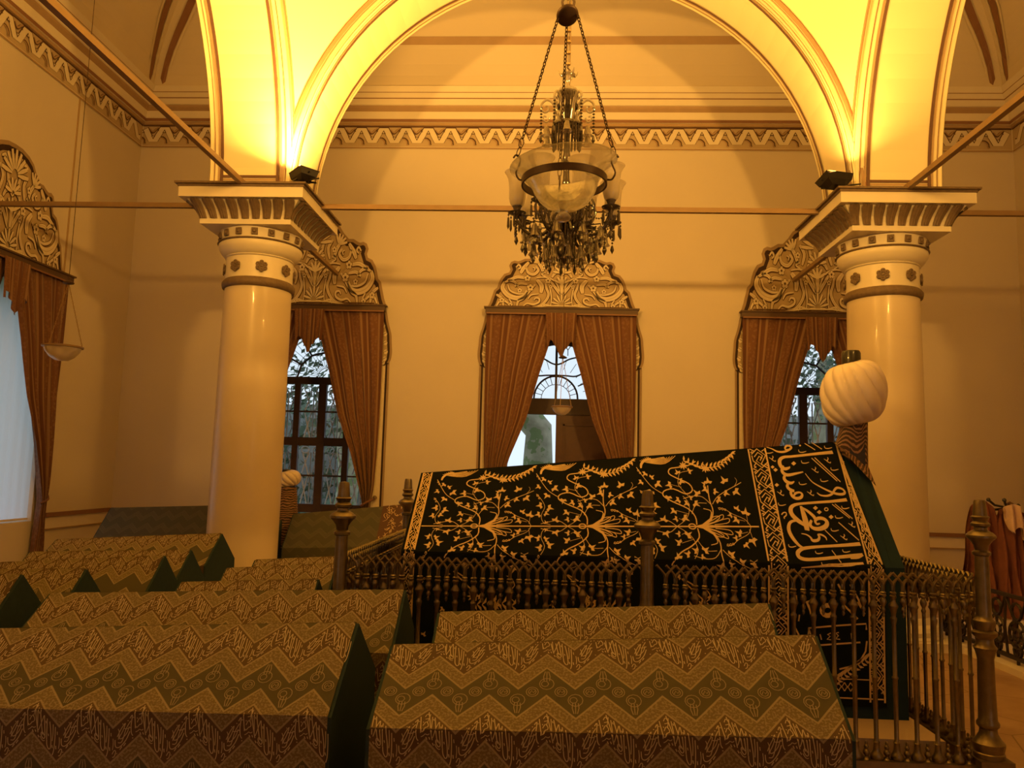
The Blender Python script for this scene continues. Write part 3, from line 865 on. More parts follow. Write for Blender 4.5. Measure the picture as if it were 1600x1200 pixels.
ORN = [ # strokes of the left half in the measured sketch frame: points, width
 ([(255, 480), (238, 540), (290, 605), (370, 632), (440, 615), (470, 560)], 46), ([(285, 500), (310, 560), (380, 590), (440, 590)], 18),
 ([(250, 487), (300, 466), (350, 478), (385, 520)], 24), ([(375, 720), (388, 660), (430, 635), (470, 590), (545, 500)], 26),
 ([(430, 715), (470, 682), (530, 690), (582, 668), (585, 635), (552, 628), (535, 652)], 18), ([(520, 712), (590, 705), (650, 650), (672, 590), (650, 530), (640, 470)], 24),
 ([(780, 600), (770, 540), (725, 462), (640, 428), (555, 436)], 15), ([(640, 420), (605, 402), (618, 374), (640, 388)], 13),
 ([(690, 470), (745, 540), (778, 590)], 26), ([(560, 455), (605, 510), (600, 580)], 42), ([(690, 720), (700, 640), (690, 560), (672, 500)], 14),
 ([(360, 338), (385, 310), (402, 335), (380, 356)], 16), ([(405, 395), (430, 345), (480, 285)], 36), ([(545, 325), (572, 360), (530, 402), (475, 385), (455, 330)], 26),
 ([(520, 335), (540, 345), (530, 370)], 12), ([(620, 395), (600, 330), (560, 280)], 30), ([(660, 400), (680, 320), (640, 260)], 26), ([(700, 430), (740, 350), (720, 270)], 26),
 ([(180, 600), (235, 640), (250, 712)], 26), ([(185, 712), (210, 670), (260, 660), (330, 715)], 20), ([(300, 640), (330, 690), (300, 715)], 16),
 ([(290, 470), (370, 430), (450, 440)], 30), ([(350, 520), (400, 490), (470, 500)], 24), ([(620, 720), (640, 690), (690, 700)], 14), ([(480, 640), (510, 600), (580, 590)], 14),
 ([(735, 250), (700, 200), (650, 215)], 20), ([(600, 240), (560, 250), (520, 280)], 20), ([(795, 410), (760, 380), (730, 400)], 14)]
FLW = [(470, 440, 26), (500, 530, 28), (665, 462, 24), (235, 655, 22), (315, 700, 20), (400, 560, 20), (690, 520, 16), (620, 330, 20)]
def surround(name, fn, cx, label, vs_=1.0, zj=.9, gap=None):
    """fn(u, z, d) on the wall, u measured from the window's centre"""
    Z0 = 3.89
    root = thing(name, fn(0, Z0, 0), label, 'window surround', 'painted window surrounds')
    G = lambda u, h, d: fn(u, Z0 + h * vs_, d)
    def halfshape(out, mi, d, m, base=0.0):
        pts = out
        for sg in (-1, 1):
            n = len(pts)
            # strips down to the base line keep the shape valid where it bulges
            cx_, cy_ = 0.0, 0.0
            vs = [G(0, 0, d)] + [G(sg * p[0], p[1], d) for p in pts]
            m.add(vs, [(0, i, i + 1) for i in range(1, n)], mi)
    m = MB(); halfshape(OUTL, 0, .010, m); halfshape(inset(OUTL, .038), 1, .014, m); halfshape(inset(OUTL, .088), 2, .018, m)
    # rim thickness
    for sg in (-1, 1):
        vs = []
        for p in OUTL: vs += [G(sg * p[0], p[1], 0), G(sg * p[0], p[1], .010)]
        m.add(vs, [(2 * i, 2 * i + 1, 2 * i + 3, 2 * i + 2) for i in range(len(OUTL) - 1)], 0)
    for pts, wd in ORN:
        q = smooth_path([ZU(*p) for p in pts], 4)
        for sg in (-1, 1):
            qq = [(sg * a, b) for a, b in q]
            m.ribbon([(a, b - .006) for a, b in qq], wd * .00153 + .020, G, 4, .020, True)
            m.ribbon(qq, wd * .00153, G, 3, .025, True)
            if wd > 22: m.ribbon(qq, .005, G, 2, .027, True)
    for X, Y, r in FLW:
        u, h = ZU(X, Y)
        for sg in (-1, 1):
            for k in range(5):
                a = 2 * PI * k / 5 + .3
                for (rr, mi, d) in ((r * .62, 4, .026), (r * .48, 3, .029)):
                    c = (sg * u + r * .00153 * .75 * math.cos(a), h + r * .00153 * .75 * math.sin(a))
                    m.poly([(c[0] + rr * .00153 * math.cos(b), c[1] + rr * .00153 * math.sin(b)) for b in [2 * PI * j / 8 for j in range(8)]], G, mi, d)
            m.poly([(sg * u + .009 * math.cos(b), h + .009 * math.sin(b)) for b in [2 * PI * j / 6 for j in range(6)]], G, 4, .031)
    def fan(cu, ch, r0, r1, a0, a1, n, wd):
        for k in range(n):
            a = a0 + (a1 - a0) * k / (n - 1)
            p = [(cu + r0 * math.cos(a), ch + r0 * math.sin(a)), (cu + (r0 + r1) / 2 * math.cos(a), ch + (r0 + r1) / 2 * math.sin(a)), (cu + r1 * math.cos(a), ch + r1 * math.sin(a))]
            m.ribbon(p, [wd * .5 + .012, wd + .012, wd * .9 + .012], G, 4, .030); m.ribbon(p, [wd * .4, wd, wd * .8], G, 3, .033)
    fan(0, .06, .035, .15, -.2, PI + .2, 9, .028)
    fan(0, .36, .02, .12, .5, PI - .5, 5, .034)
    fan(0, .68, .05, .22, .1, PI - .1, 9, .040)
    fan(0, .52, .02, .13, .2, PI - .2, 6, .034)
    for sg in (-1, 1):
        fan(sg * .33, .66, .02, .13, PI / 2 - sg * 1.3, PI / 2 + sg * .3, 5, .03)
    m.ribbon([(0, .22), (0, .33), (0, .42)], .05, G, 3, .034, True)
    m.ribbon([(-.9, .028), (.9, .028)], .012, G, 4, .036); m.ribbon([(-.45, .012), (-.2, .04), (.2, .04), (.45, .012)], .016, G, 3, .037)
    m.build('painted_head', [OR_T, OR_D, OR_B, OR_C, OR_S], root)
    # side lobes and jamb lines
    H = fn
    for sg in (-1, 1):
        m = MB()
        lob = [(1.04, 3.90), (1.085, 3.80), (1.105, 3.70), (1.13, 3.60), (1.165, 3.48), (1.175, 3.35), (1.185, 3.22), (1.175, 3.12), (1.15, 3.06), (1.115, 3.02)]
        lob = smooth_path(lob, 3)
        def strip(off0, off1, mi, d):
            vs = []
            for u, z in lob: vs += [H(sg * (u - off0), z, d), H(sg * (u - off1), z, d)]
            m.add(vs, [(2 * i, 2 * i + 1, 2 * i + 3, 2 * i + 2) for i in range(len(lob) - 1)], mi)
        strip(0, .035, 0, .012); strip(.033, .068, 1, .014); strip(.066, .14, 2, .016)
        for k in range(9):
            i = 3 + 3 * k
            if i < len(lob) - 2:
                u, z = lob[i]; m.poly([(sg * (u - .09) + .03 * math.cos(b), z + .035 * math.sin(b)) for b in [2 * PI * j / 8 for j in range(8)]], H, 3, .019)
                m.ribbon([(sg * (u - .07), z + .02), (sg * (u - .12), z - .01)], .006, H, 4, .021)
        m.add([H(sg * 1.155, zj, .012), H(sg * 1.125, zj, .012), H(sg * 1.125, 3.06, .012), H(sg * 1.155, 3.06, .012)], [(0, 1, 2, 3)], 0)
        m.add([H(sg * 1.127, zj, .014), H(sg * 1.100, zj, .014), H(sg * 1.100, 3.06, .014), H(sg * 1.127, 3.06, .014)], [(0, 1, 2, 3)], 1)
        m.add([H(sg * 1.102, zj, .008), H(sg * .95, zj, .008), H(sg * .95, 3.5, .008), H(sg * 1.102, 3.5, .008)], [(0, 1, 2, 3)], 3)
        m.build('painted_jamb', [OR_T, OR_D, OR_B, OR_C, OR_S], root)
    return root
fw = {'c': lambda u, z, d: Vector((u, YB - d, z)), 'l': lambda u, z, d: Vector((-WINC + u, YB - d, z)), 'r': lambda u, z, d: Vector((WINC + u, YB - d, z)), 's': lambda u, z, d: Vector((-W + d, YL + u, z))}
surround('window_surround', fw['c'], 0, 'carved-looking cream and brown surround over the middle doorway behind the chandelier', 1.0, 0.0)
surround('window_surround', fw['l'], 0, 'scrolled cream and brown surround on the back wall beside the left column', 1.36)
surround('window_surround', fw['r'], 0, 'scrolled cream and brown surround on the back wall behind the right column', 1.36)
surround('window_surround', fw['s'], 0, 'scrolled cream and brown surround high on the left side wall', 1.36)

# ------------------------------------------------------------------ curtains
def curtain_set(key, where, zbot=.30):
    fn = fw[key]
    # header board with ledge
    root = thing('pelmet_board', fn(0, 3.87, 0), 'narrow dark brown pelmet board over the curtains %s' % where, 'pelmet', 'pelmet boards')
    m = MB()
    def bx(u0, u1, z0, z1, d0, d1):
        vs = [fn(u, z, d) for u in (u0, u1) for d in (d0, d1) for z in (z0, z1)]
        m.add(vs, [(0, 1, 3, 2), (4, 6, 7, 5), (0, 4, 5, 1), (2, 3, 7, 6), (0, 2, 6, 4), (1, 5, 7, 3)])
    bx(-1.08, 1.08, 3.80, 3.865, .04, .15); bx(-1.10, 1.10, 3.865, 3.885, .04, .17)
    m.build('board', PELM, root)
    m = MB()
    bx(-1.07, 1.07, 3.78, 3.80, .14, .15); m.build('lower_bead', MBR, root)
    # the gathered swag in the middle
    edge = [(-.20, 3.33), (-.17, 3.42), (-.14, 3.40), (-.10, 3.34), (-.07, 3.30), (-.03, 3.22), (0.0, 3.16), (.04, 3.20), (.07, 3.28), (.11, 3.31), (.14, 3.36), (.17, 3.40), (.20, 3.34)]
    m = MB()
    def F(a, b):
        u = -.22 + .44 * a
        zb = np.interp(u, [e[0] for e in edge], [e[1] for e in edge])
        z = 3.80 + (zb - 3.80) * b
        return fn(u * (1 - .12 * b), z, .185 + .014 * math.sin(a * 42) * (.3 + b))
    m.grid(F, 48, 8, uv=lambda a, b: (a * .8, b))
    swag = m.build('gathered_swag', CURT, root, 60, uv=True)
    # two drapes
    zs = [3.80, 3.4, 2.95, 2.3, 1.75, 1.25, 1.05, .85, .6, zbot]
    inn = [.03, .15, .29, .46, .68, .83, .88, .86, .84, .82]
    out = [1.065, 1.065, 1.065, 1.06, 1.045, 1.02, .985, .99, 1.02, 1.03]
    for sg, nm in ((-1, 'left'), (1, 'right')):
        side = nm
        lab = 'orange-brown striped drape, %s half of the pair %s' % (side, where)
        r2 = thing('curtain', fn(sg * .95, zbot, .1), lab, 'curtain', 'striped curtains')
        m = MB(); nu, nv = 90, 46
        def F(a, b):
            z = 3.80 + (zbot - 3.80) * b
            zi = np.interp(-z, [-q for q in zs], inn); zo = np.interp(-z, [-q for q in zs], out)
            u = zi + (zo - zi) * a
            g = max(0, min(1, (3.8 - z) / 2.7))
            fold = (.007 + .024 * g) * math.sin(a * 31 + 1.2 * math.sin(z * 1.3 + a * 3)) + (.003 + .008 * g) * math.sin(a * 83 + z)
            return fn(sg * u, z, .095 + fold)
        m.grid(F, nu, nv, uv=lambda a, b: (a * 1.10, (1 - b) * 3.5))
        m.build('drape', CURT, r2, 70, uv=True)
        m = MB()
        # tie back band and hook
        q = [(.865, 1.02, .12), (.90, 1.04, .16), (.95, 1.07, .16), (1.0, 1.10, .12), (1.03, 1.13, .02)]
        m.tube([fn(sg * u, z, d) for u, z, d in q], .016, 6); m.build('tie_band', CURT, r2, 60)
        m = MB(); m.lathe([(.012, 0), (.012, .05), (.03, .055), (.032, .07), (.0, .085)], fn(sg * 1.045, 1.135, .0), 12, 0, (Matrix.Rotation(PI / 2, 3, 'X') if key != 's' else Matrix.Rotation(PI / 2, 3, 'Y')))
        m.build('tie_hook', LEAFB, r2, 50)
curtain_set('c', 'over the middle doorway')
curtain_set('l', 'beside the left column')
curtain_set('r', 'behind the white turban')
curtain_set('s', 'on the left side wall')

# ------------------------------------------------------------------ the garden outside
GRS = mat('garden_grass', (0.10, 0.16, 0.05), 0.9, var=0.4, scale=3)
BARK = mat('mossy_bark', (0.42, 0.38, 0.27), 0.9, var=0.5, scale=5, bump=0.8, bscale=14)
_k = NT(BARK); _b = _k.n['Principled BSDF']; _tc = _k.new('ShaderNodeTexCoord'); _n = _k.new('ShaderNodeTexNoise'); _n.inputs['Scale'].default_value = 4.5; _n.inputs['Detail'].default_value = 7
_k.link(_tc.outputs['Object'], _n.inputs['Vector'])
_old = _b.inputs['Base Color'].links[0].from_socket
_k.link(_k.mix(_k.math('GREATER_THAN', _n.outputs['Fac'], 0.53), _old, (0.24, 0.29, 0.13, 1)), _b.inputs['Base Color'])
MOSS = mat('moss_patch', (0.16, 0.24, 0.07), 0.95, var=0.4, scale=20)
FOL = mat('tree_foliage', (0.10, 0.14, 0.09), 0.8, var=0.5, scale=8)
RENDW = mat('grey_garden_wall', (0.34, 0.35, 0.34), 0.8, var=0.1, scale=2)
m = MB(); m.b2(-30, 30, YB + TH, 45, -.15, -.02); m.b2(-30, -W - TH, -10, YB + TH, -.15, -.02)
m.build('floor_garden', GRS, kind='structure')
def tree(x, y, r, h, label, crown, fr=1.6, seed=1):
    rnd = random.Random(seed)
    root = thing('garden_tree', (x, y, -.02), label, 'tree', 'trees outside the windows')
    m = MB(); pts = [(x + (.08 * math.sin(k * .9 + seed) if seed != 3 else -2.3 * max(0, (k - 4.3) / 5.7) ** .7), y, -.02 + h * k / 10) for k in range(11)]
    m.tube(pts, [r * (1.25 if k == 0 else 1 - .035 * k) for k in range(11)], 18); m.build('trunk', BARK, root, 80)
    m = MB()
    for k in range(crown):
        a, b, q = rnd.uniform(0, 2 * PI), rnd.uniform(-1, 1), rnd.random() ** .4
        c = Vector((x + fr * q * math.cos(a) * math.sqrt(1 - b * b) - (3.2 if seed == 3 else 0), y + fr * q * math.sin(a) * math.sqrt(1 - b * b), h * .95 + fr * .9 * q * b))
        s_ = rnd.uniform(.05, .12); n = Vector((rnd.uniform(-1, 1), rnd.uniform(-1, 1), rnd.uniform(-1, 1))).normalized(); t = n.orthogonal().normalized(); b_ = n.cross(t)
        m.add([c - t * s_, c + b_ * s_ * .5, c + t * s_, c - b_ * s_ * .5], [(0, 1, 2, 3)])
    m.build('crown', FOL, root)
tree(-.36, 15.5, .33, 6.0, 'thick mossy tree trunk seen through the open doorway', 1500, 2.0, 3)
tree(-5.0, 18.5, .28, 3.9, 'leafy tree outside the window beside the left column', 900, 1.7, 5)
tree(6.6, 19.5, .28, 4.6, 'leafy tree outside the window behind the turban', 1200, 1.8, 6)
m = MB(); m.b2(-16, -3.2, 26, 26.3, -.02, 3.6); m.b2(-3.2, 3.2, 26, 26.3, -.02, 1.0); m.b2(3.2, 16, 26, 26.3, -.02, 3.6); m.build('wall_garden', RENDW, kind='structure')
m = MB()
rnd = random.Random(4)
for k in range(5000):
    x = rnd.uniform(-14, 12); y = rnd.uniform(23.5, 25.8); z = rnd.uniform(0, 3.6 + .8 * math.sin(x * 1.3) - (3.0 if -3 < x < 2 else 0))
    c = Vector((x, y, z)); s_ = rnd.uniform(.08, .2); n = Vector((rnd.uniform(-1, 1), rnd.uniform(-1, 1), rnd.uniform(-1, 1))).normalized(); t = n.orthogonal().normalized(); b_ = n.cross(t)
    m.add([c - t * s_, c + b_ * s_ * .6, c + t * s_, c - b_ * s_ * .6], [(0, 1, 2, 3)])
tag(m.build('garden_hedge', FOL), 'dark green hedge at the far end of the garden', 'hedge')
# ------------------------------------------------------------------ zig-zag brocade script, one repeat, traced in (u, v) metres
# sketch frame: 560 units = one repeat; origin at the valley line left of the repeat
SC = PER / 560.0
def chev_off(u):
    q = (u % PER); q = min(q, PER - q) / (PER / 2)      # 0 at peak, 1 at valley
    return (-AMP + 2 * AMP * q) * .5
# strokes are given as (x 0..560 from valley to valley, y inside the script band 0..1)
TXT = [ # (points, width in units)
 ([(462, .06), (478, .30), (490, .58), (492, .84), (474, .96), (452, .90), (446, .74)], 9), ([(525, .02), (530, .4), (528, .8), (516, 1.02)], 9), ([(500, .02), (506, .32), (504, .58)], 8),
 ([(432, .06), (438, .40), (444, .74)], 9), ([(400, .06), (412, .40), (424, .72), (404, .84), (380, .78), (392, .66), (416, .70)], 9),
 ([(352, .04), (374, .40), (396, .74)], 9), ([(396, .08), (374, .42), (350, .76)], 8), ([(326, .10), (332, .42), (338, .74)], 8), ([(372, .88), (392, .92), (412, .90), (424, .84)], 7),
 ([(284, .04), (308, .34), (330, .64), (348, .84)], 9), ([(256, .18), (276, .12), (298, .22), (282, .34), (262, .30)], 8), ([(304, .06), (296, .30), (284, .52)], 7),
 ([(216, .04), (226, .36), (236, .70)], 9), ([(250, .54), (272, .46), (300, .54), (288, .68), (252, .72), (238, .62)], 8), ([(240, .84), (268, .88), (300, .84), (318, .74)], 7),
 ([(172, .14), (196, .10), (190, .42), (198, .72), (216, .88)], 9), ([(56, .38), (92, .22), (130, .16), (108, .36), (78, .48), (104, .60), (150, .58), (172, .42)], 8),
 ([(36, .42), (46, .68), (88, .84), (148, .80), (182, .62)], 9), ([(68, .62), (108, .72), (140, .40), (182, .26)], 8), ([(118, .30), (150, .42), (188, .50)], 7), ([(60, .12), (74, .30), (70, .52)], 7),
 ([(16, .84), (36, .78), (52, .88), (40, 1.0), (20, .96)], 8), ([(14, .30), (20, .52), (16, .70)], 7), ([(92, .94), (112, .90)], 9), ([(128, .94), (148, .90)], 9), ([(60, .96), (68, 1.0)], 10), ([(150, .14), (160, .18)], 9),
 ([(206, .20), (212, .25)], 9), ([(315, .86), (325, .90)], 9), ([(350, .92), (362, .96)], 9), ([(545, .60), (550, .70)], 9), ([(210, .94), (222, .98)], 9), ([(286, .96), (298, 1.0)], 9), ([(505, .72), (511, .80)], 9), ([(420, .18), (425, .25)], 8), ([(548, .1), (552, .2)], 8), ([(340, .14), (346, .2)], 8), ([(246, .36), (252, .42)], 8), ([(456, .5), (462, .56)], 8), ([(100, .08), (108, .12)], 8)]
def script_tile(m, fn, u0, vrow, umax, vmax, mi, simple=False):
    for pts, wd in TXT:
        pp = smooth_path(pts, 1 if simple else 3) if len(pts) > 2 else pts
        q = []
        for x, y in pp:
            u = u0 + x * SC
            if not (0.004 < u < umax - .004): q = []; break
            v = vrow + .008 + y * .094 + chev_off(u)
            if v < .005 or v > vmax:
                if len(q) > 1: break
                q = []; continue
            q.append((u, v))
        if len(q) > 1: m.ribbon(q, wd * SC, fn, mi, .0014)
def medallions(m, fn, u0, vrow, umax, vmax, mi):
    def circ(cx, cy, r, n=12):
        q = [(cx + r * math.cos(2 * PI * k / n), cy + r * 1.0 * math.sin(2 * PI * k / n)) for k in range(n)]
        if all(0.01 < a < umax - .01 and .003 < b < vmax for a, b in q): m.ribbon(q, .0028, fn, mi, .0014, closed=True)
    for f, big in ((0.0, 0), (.25, 1), (.5, 2), (.75, 1)):
        u = u0 + f * PER; v = vrow + .060 + chev_off(u)
        if big == 1:
            circ(u, v, .020); circ(u, v, .013, 8)
            q = [(u - .008, v + .006), (u - .002, v - .006), (u + .004, v + .004), (u + .009, v - .004)]
            if .02 < u < umax - .02 and .02 < v < vmax - .02: m.ribbon(q, .003, fn, mi, .0014)
        else:
            sg = 1 if big == 2 else -1
            circ(u, v + sg * .012, .024); circ(u - .006, v + sg * .012, .012, 8)
            for a in (-.009, 0, .009):
                q = [(u + a, v), (u + a * 1.2, v - sg * .020), (u + a * .6, v - sg * .042)]
                if .02 < u < umax - .02 and .01 < min(q[0][1], q[2][1]) and max(q[0][1], q[2][1]) < vmax: m.ribbon(q, .003, fn, mi, .0014)

def cenotaph(name, xl, xr, y, zl, zr, hw, ze_l, ze_r, label, lod=0, group='brocade covered cenotaphs', cloth=None, phase=0.0, ends=True, hem=.06, voff=0.0):
    """gabled wooden cenotaph under a chevron brocade cloth; ridge runs along x"""
    cloth = cloth or CHEV
    root = thing(name, ((xl + xr) / 2, y, 0), label, 'cenotaph', group)
    L = xr - xl
    # body in green felt
    m = MB(); NS = 24
    rows_ = []
    for k in range(NS + 1):
        t = k / NS; x = xl + L * t; zrg = zl + (zr - zl) * t - .002; ze = ze_l + (ze_r - ze_l) * t - .002
        rows_ += [(x, y - hw, 0), (x, y - hw, ze), (x, y, zrg), (x, y + hw, ze), (x, y + hw, 0)]
    fs_ = [(5 * k + i, 5 * k + (i + 1) % 5, 5 * k + 5 + (i + 1) % 5, 5 * k + 5 + i) for k in range(NS) for i in range(5)]
    m.add(rows_, fs_ + [(0, 1, 2, 3, 4), tuple(5 * NS + i for i in (4, 3, 2, 1, 0))])
    m.build('green_body', GRN, root)
    rl = math.hypot(hw, (zl + zr) / 2 - (ze_l + ze_r) / 2)
    vtot = rl + (ze_l + ze_r) / 2 - hem
    e = .004
    def make_fn(sgn):
        def fn(u, v, d):
            t = u / L; zr_ = zl + (zr - zl) * t; ze = ze_l + (ze_r - ze_l) * t
            x = xl + u
            nx = math.hypot(hw, zr_ - ze)
            if v <= rl:
                q = v / rl; yy = hw * q; zz = zr_ + (ze - zr_) * q
                ny, nz = (zr_ - ze) / nx, hw / nx
                return Vector((x, y - sgn * (yy + ny * (d + e)), zz + nz * (d + e)))
            return Vector((x, y - sgn * (hw + d + e), ze - (v - rl)))
        return fn
    m = MB(); fnF, fnB = make_fn(1), make_fn(-1)
    nu = max(24, int(L / PER * 2) * 2)
    x0, x1 = .012, L - .012
    for fn, s in ((fnF, 1), (fnB, -1)):
        vv = [0, rl * .5, rl, rl + .2, vtot - .12]
        for va, vb in zip(vv[:-1], vv[1:]):
            for k in range(nu):
                ua, ub = x0 + (x1 - x0) * k / nu, x0 + (x1 - x0) * (k + 1) / nu
                w = .004 * math.sin(k * 1.7)
                m.add([fn(ua, va, 0), fn(ub, va, 0), fn(ub, vb, 0), fn(ua, vb, 0)], [(0, 1, 2, 3)], 0,
                      [(ua + phase, va - voff), (ub + phase, va - voff), (ub + phase, vb - voff), (ua + phase, vb - voff)])
        # zig-zag hem
        k = int((x0 + phase) / (PER / 2)); us = []
        u = k * PER / 2 - phase
        while u < x1 + PER: us.append(u); u += PER / 2
        for ua, ub in zip(us[:-1], us[1:]):
            A, B = max(ua, x0), min(ub, x1)
            if B <= A: continue
            f = lambda q: vtot - .075 + chev_off(q + phase)
            va = vtot - .12
            m.add([fn(A, va, 0), fn(B, va, 0), fn(B, max(va, f(B)), 0), fn(A, max(va, f(A)), 0)], [(0, 1, 2, 3)], 0,
                  [(A + phase, va - voff), (B + phase, va - voff), (B + phase, max(va, f(B)) - voff), (A + phase, max(va, f(A)) - voff)])
    cl = m.build('brocade_cover', cloth, root, uv=True)
    if lod < 3:
        m = MB()
        n = int(L / PER) + 3
        # the material starts its script band at v = chev + k*CYC
        for k in range(-2, n):
            u0 = k * PER + PER / 2 - (phase % PER)
            rows = (0, 1) if lod < 2 else (0,)
            for r in rows:
                script_tile(m, fnF, u0, voff + r * CYC, L, vtot - .1, 0, simple=lod > 0)
                if lod < 2: medallions(m, fnF, u0, voff + r * CYC + .174, L, vtot - .1, 1)
        # chev_off used above has its peaks at u = 0; shift for the phase
        if m.v: m.build('woven_script', [SILV, SILD], cl)
    return root
_ph = [0.0]
# patch chev_off for phases by keeping every phase a multiple of the repeat
near = 'chevron cenotaphs in the two nearest rows'
far = 'chevron cenotaphs in the rows behind'
cenotaph('cenotaph', -2.40, -.815, 3.0, .895, .979, .33, .705, .735, 'large brocade cenotaph at the bottom left corner nearest the viewer', 0, near, voff=.046)
cenotaph('cenotaph', -.66, .84, 2.84, .937, 1.027, .33, .755, .785, 'large brocade cenotaph in front at bottom centre beside the bronze fence corner', 0, near)
cenotaph('cenotaph', -2.49, -.765, 3.70, .924, 1.00, .27, .74, .77, 'long brocade cenotaph directly behind the one at the bottom left corner', 0, near, voff=.056)
cenotaph('cenotaph', -.60, .886, 3.60, .92, 1.012, .27, .74, .77, 'brocade cenotaph just in front of the bronze fence, behind the bottom centre one', 0, near, voff=.048)
cenotaph('cenotaph', -3.9, -2.64, 3.72, .95, 1.006, .30, .66, .70, 'cenotaph cut by the left picture edge with its dark green gable end showing', 1, far)
cenotaph('cenotaph', -4.1, -2.76, 4.45, .885, .938, .27, .64, .68, 'brocade cenotaph at left with a small green gable, second gable from the picture edge', 1, far)
cenotaph('cenotaph', -2.21, -1.40, 4.45, .881, .926, .20, .72, .75, 'short brocade cenotaph left of the fence corner post, nearest of the three there', 1, far)
cenotaph('cenotaph', -3.95, -2.675, 5.2, .845, .938, .27, .64, .67, 'brocade cenotaph at left with a green gable, third gable from the picture edge', 2, far)
cenotaph('cenotaph', -2.26, -1.50, 5.2, .867, .925, .20, .70, .73, 'short brocade cenotaph left of the fence corner post, middle of the three there', 2, far)
cenotaph('cenotaph', -4.1, -2.82, 5.9, .845, .902, .27, .62, .65, 'brocade cenotaph at left with a green gable, fourth gable from the picture edge', 2, far)
cenotaph('cenotaph', -2.33, -1.62, 5.9, .842, .895, .20, .68, .70, 'short brocade cenotaph left of the fence corner post, farthest of the three there', 2, far)
cenotaph('cenotaph', -4.40, -2.92, 6.68, .862, .962, .30, .66, .72, 'brocade cenotaph standing against the left column with the farthest green gable', 2, far)
greyc = cenotaph('cenotaph', -5.38, -3.22, 9.2, .99, 1.10, .33, .64, .70, 'grey-green cenotaph by the back left corner, half hidden by the left column', 3, 'large cenotaphs by the back wall', CHEV2)
big = cenotaph('cenotaph', -3.07, -1.35, 8.97, .998, 1.19, .33, .64, .72, 'grey-green cenotaph below the window beside the left column', 3, 'large cenotaphs by the back wall', CHEV2)
# woven inscription border at its right end
m = MB()
def fbm(u, v, d):
    t = (u + 3.07) / 1.72; zr_ = .998 + .192 * t; ze = .64 + .08 * t
    q = v; return Vector((u, 8.97 - .33 * q - .006 - d, zr_ + (ze - zr_) * q + .005 + d))
m.add([fbm(-2.02, 0, .002), fbm(-1.37, 0, .002), fbm(-1.37, 1, .002), fbm(-2.02, 1, .002)], [(0, 1, 2, 3)], 0)
rnd = random.Random(2)
for k in range(150):
    u, v = rnd.uniform(-1.98, -1.41), rnd.uniform(.05, .95)
    q = [(u, v)]
    for j in range(3): q.append((q[-1][0] + rnd.uniform(-.03, .03), q[-1][1] + rnd.uniform(-.06, .06)))
    m.ribbon(smooth_path(q, 2), .006, fbm, 1, .004)
m.build('inscription_border', [MDK, GOLD], big)

# ------------------------------------------------------------------ the great cenotaph inside the fence
TY = 5.40; TE = 4.94; ZP = .15
RL, RR, EL, ER = Vector((-1.0, TY, 1.530)), Vector((2.0, TY, 1.835)), Vector((-1.03, TE, 1.045)), Vector((2.06, TE, 1.045))
TL = thing('great_cenotaph', (.5, TY, ZP), 'tall cenotaph under black velvet with gold vine and Arabic embroidery inside the bronze fence', 'cenotaph', None)
m = MB()
NS = 40; rows_ = []
for k in range(NS + 1):
    t = k / NS; x0, x1 = -1.0 + 3.02 * t, -1.03 + 3.095 * t
    sN = min(1.0, t * 3.05 / 2.9); zr_ = 1.530 + .288 * sN - .006 if t < .94 else 1.524 + .282 * (1 - (t - .94) / .06 * .45)
    rows_ += [(x1, TE, ZP), (x1, TE, 1.043), (x0, TY, zr_), (x1, 2 * TY - TE, 1.043), (x1, 2 * TY - TE, ZP)]
fs_ = [(5 * k + i, 5 * k + (i + 1) % 5, 5 * k + 5 + (i + 1) % 5, 5 * k + 5 + i) for k in range(NS) for i in range(5)]
m.add(rows_, fs_ + [(0, 1, 2, 3, 4), tuple(5 * NS + i for i in (4, 3, 2, 1, 0))])
m.build('green_body', GRN2, TL)
# embroidered cover: (s, t) with s = 0..1 along the length and t = 0..1 roof, 1..2 side
BR_R, BR_E = 1.835, 1.945     # right edge of the brocade at ridge and at eave
SL = .885                     # height of the side
def Tf(s, t, d=0.0):
    if t <= 1:
        x0 = RL.x + (EL.x - RL.x) * t; x1 = BR_R + (BR_E - BR_R) * t
        zr_ = 1.530 + (1.818 - 1.530) * s; ze = 1.045
        n = Vector((0, -(zr_ - ze), TY - TE)).normalized()
        return Vector((x0 + (x1 - x0) * s, TY + (TE - TY) * t, zr_ + (ze - zr_) * t)) + Vector((0, n.y, -n.z * -1)) * (d + .006)
    q = t - 1
    x0, x1 = EL.x, BR_E - .01 * q
    return Vector((x0 + (x1 - x0) * s, TE - d - .006, 1.045 - SL * .97 * q))
def Tinv(px, py, s=.5, t=.5):
    if py > 880: t = 1.5
    for _ in range(14):
        p = pr(Tf(s, t)); h = 1e-4
        ps, pt = pr(Tf(s + h, t)), pr(Tf(s, t + h))
        a11, a21, a12, a22 = (ps[0] - p[0]) / h, (ps[1] - p[1]) / h, (pt[0] - p[0]) / h, (pt[1] - p[1]) / h
        D = a11 * a22 - a12 * a21; ex, ey = px - p[0], py - p[1]
        s += (ex * a22 - ey * a12) / D; t += (a11 * ey - a21 * ex) / D
        s = max(-.3, min(1.3, s)); t = max(-.3, min(2.2, t))
    return s, t
LEN, RFL = 2.9, .69            # metres per unit s and t, for stroke widths
KT = LEN                       # scale s
def fT(u, v, d):               # u metres along, v metres down the roof then the side
    s = u / LEN; t = v / RFL if v <= RFL else 1 + (v - RFL) / (SL * .97)
    return Tf(s, t, d)
def uv_of(px, py):
    s, t = Tinv(px, py)
    return (s * LEN, t * RFL if t <= 1 else RFL + (t - 1) * SL * .97)
m = MB()
vs_ = [0, .2, .45, RFL - .01, RFL, RFL + .01, RFL + .3, RFL + .6, RFL + SL * .93]
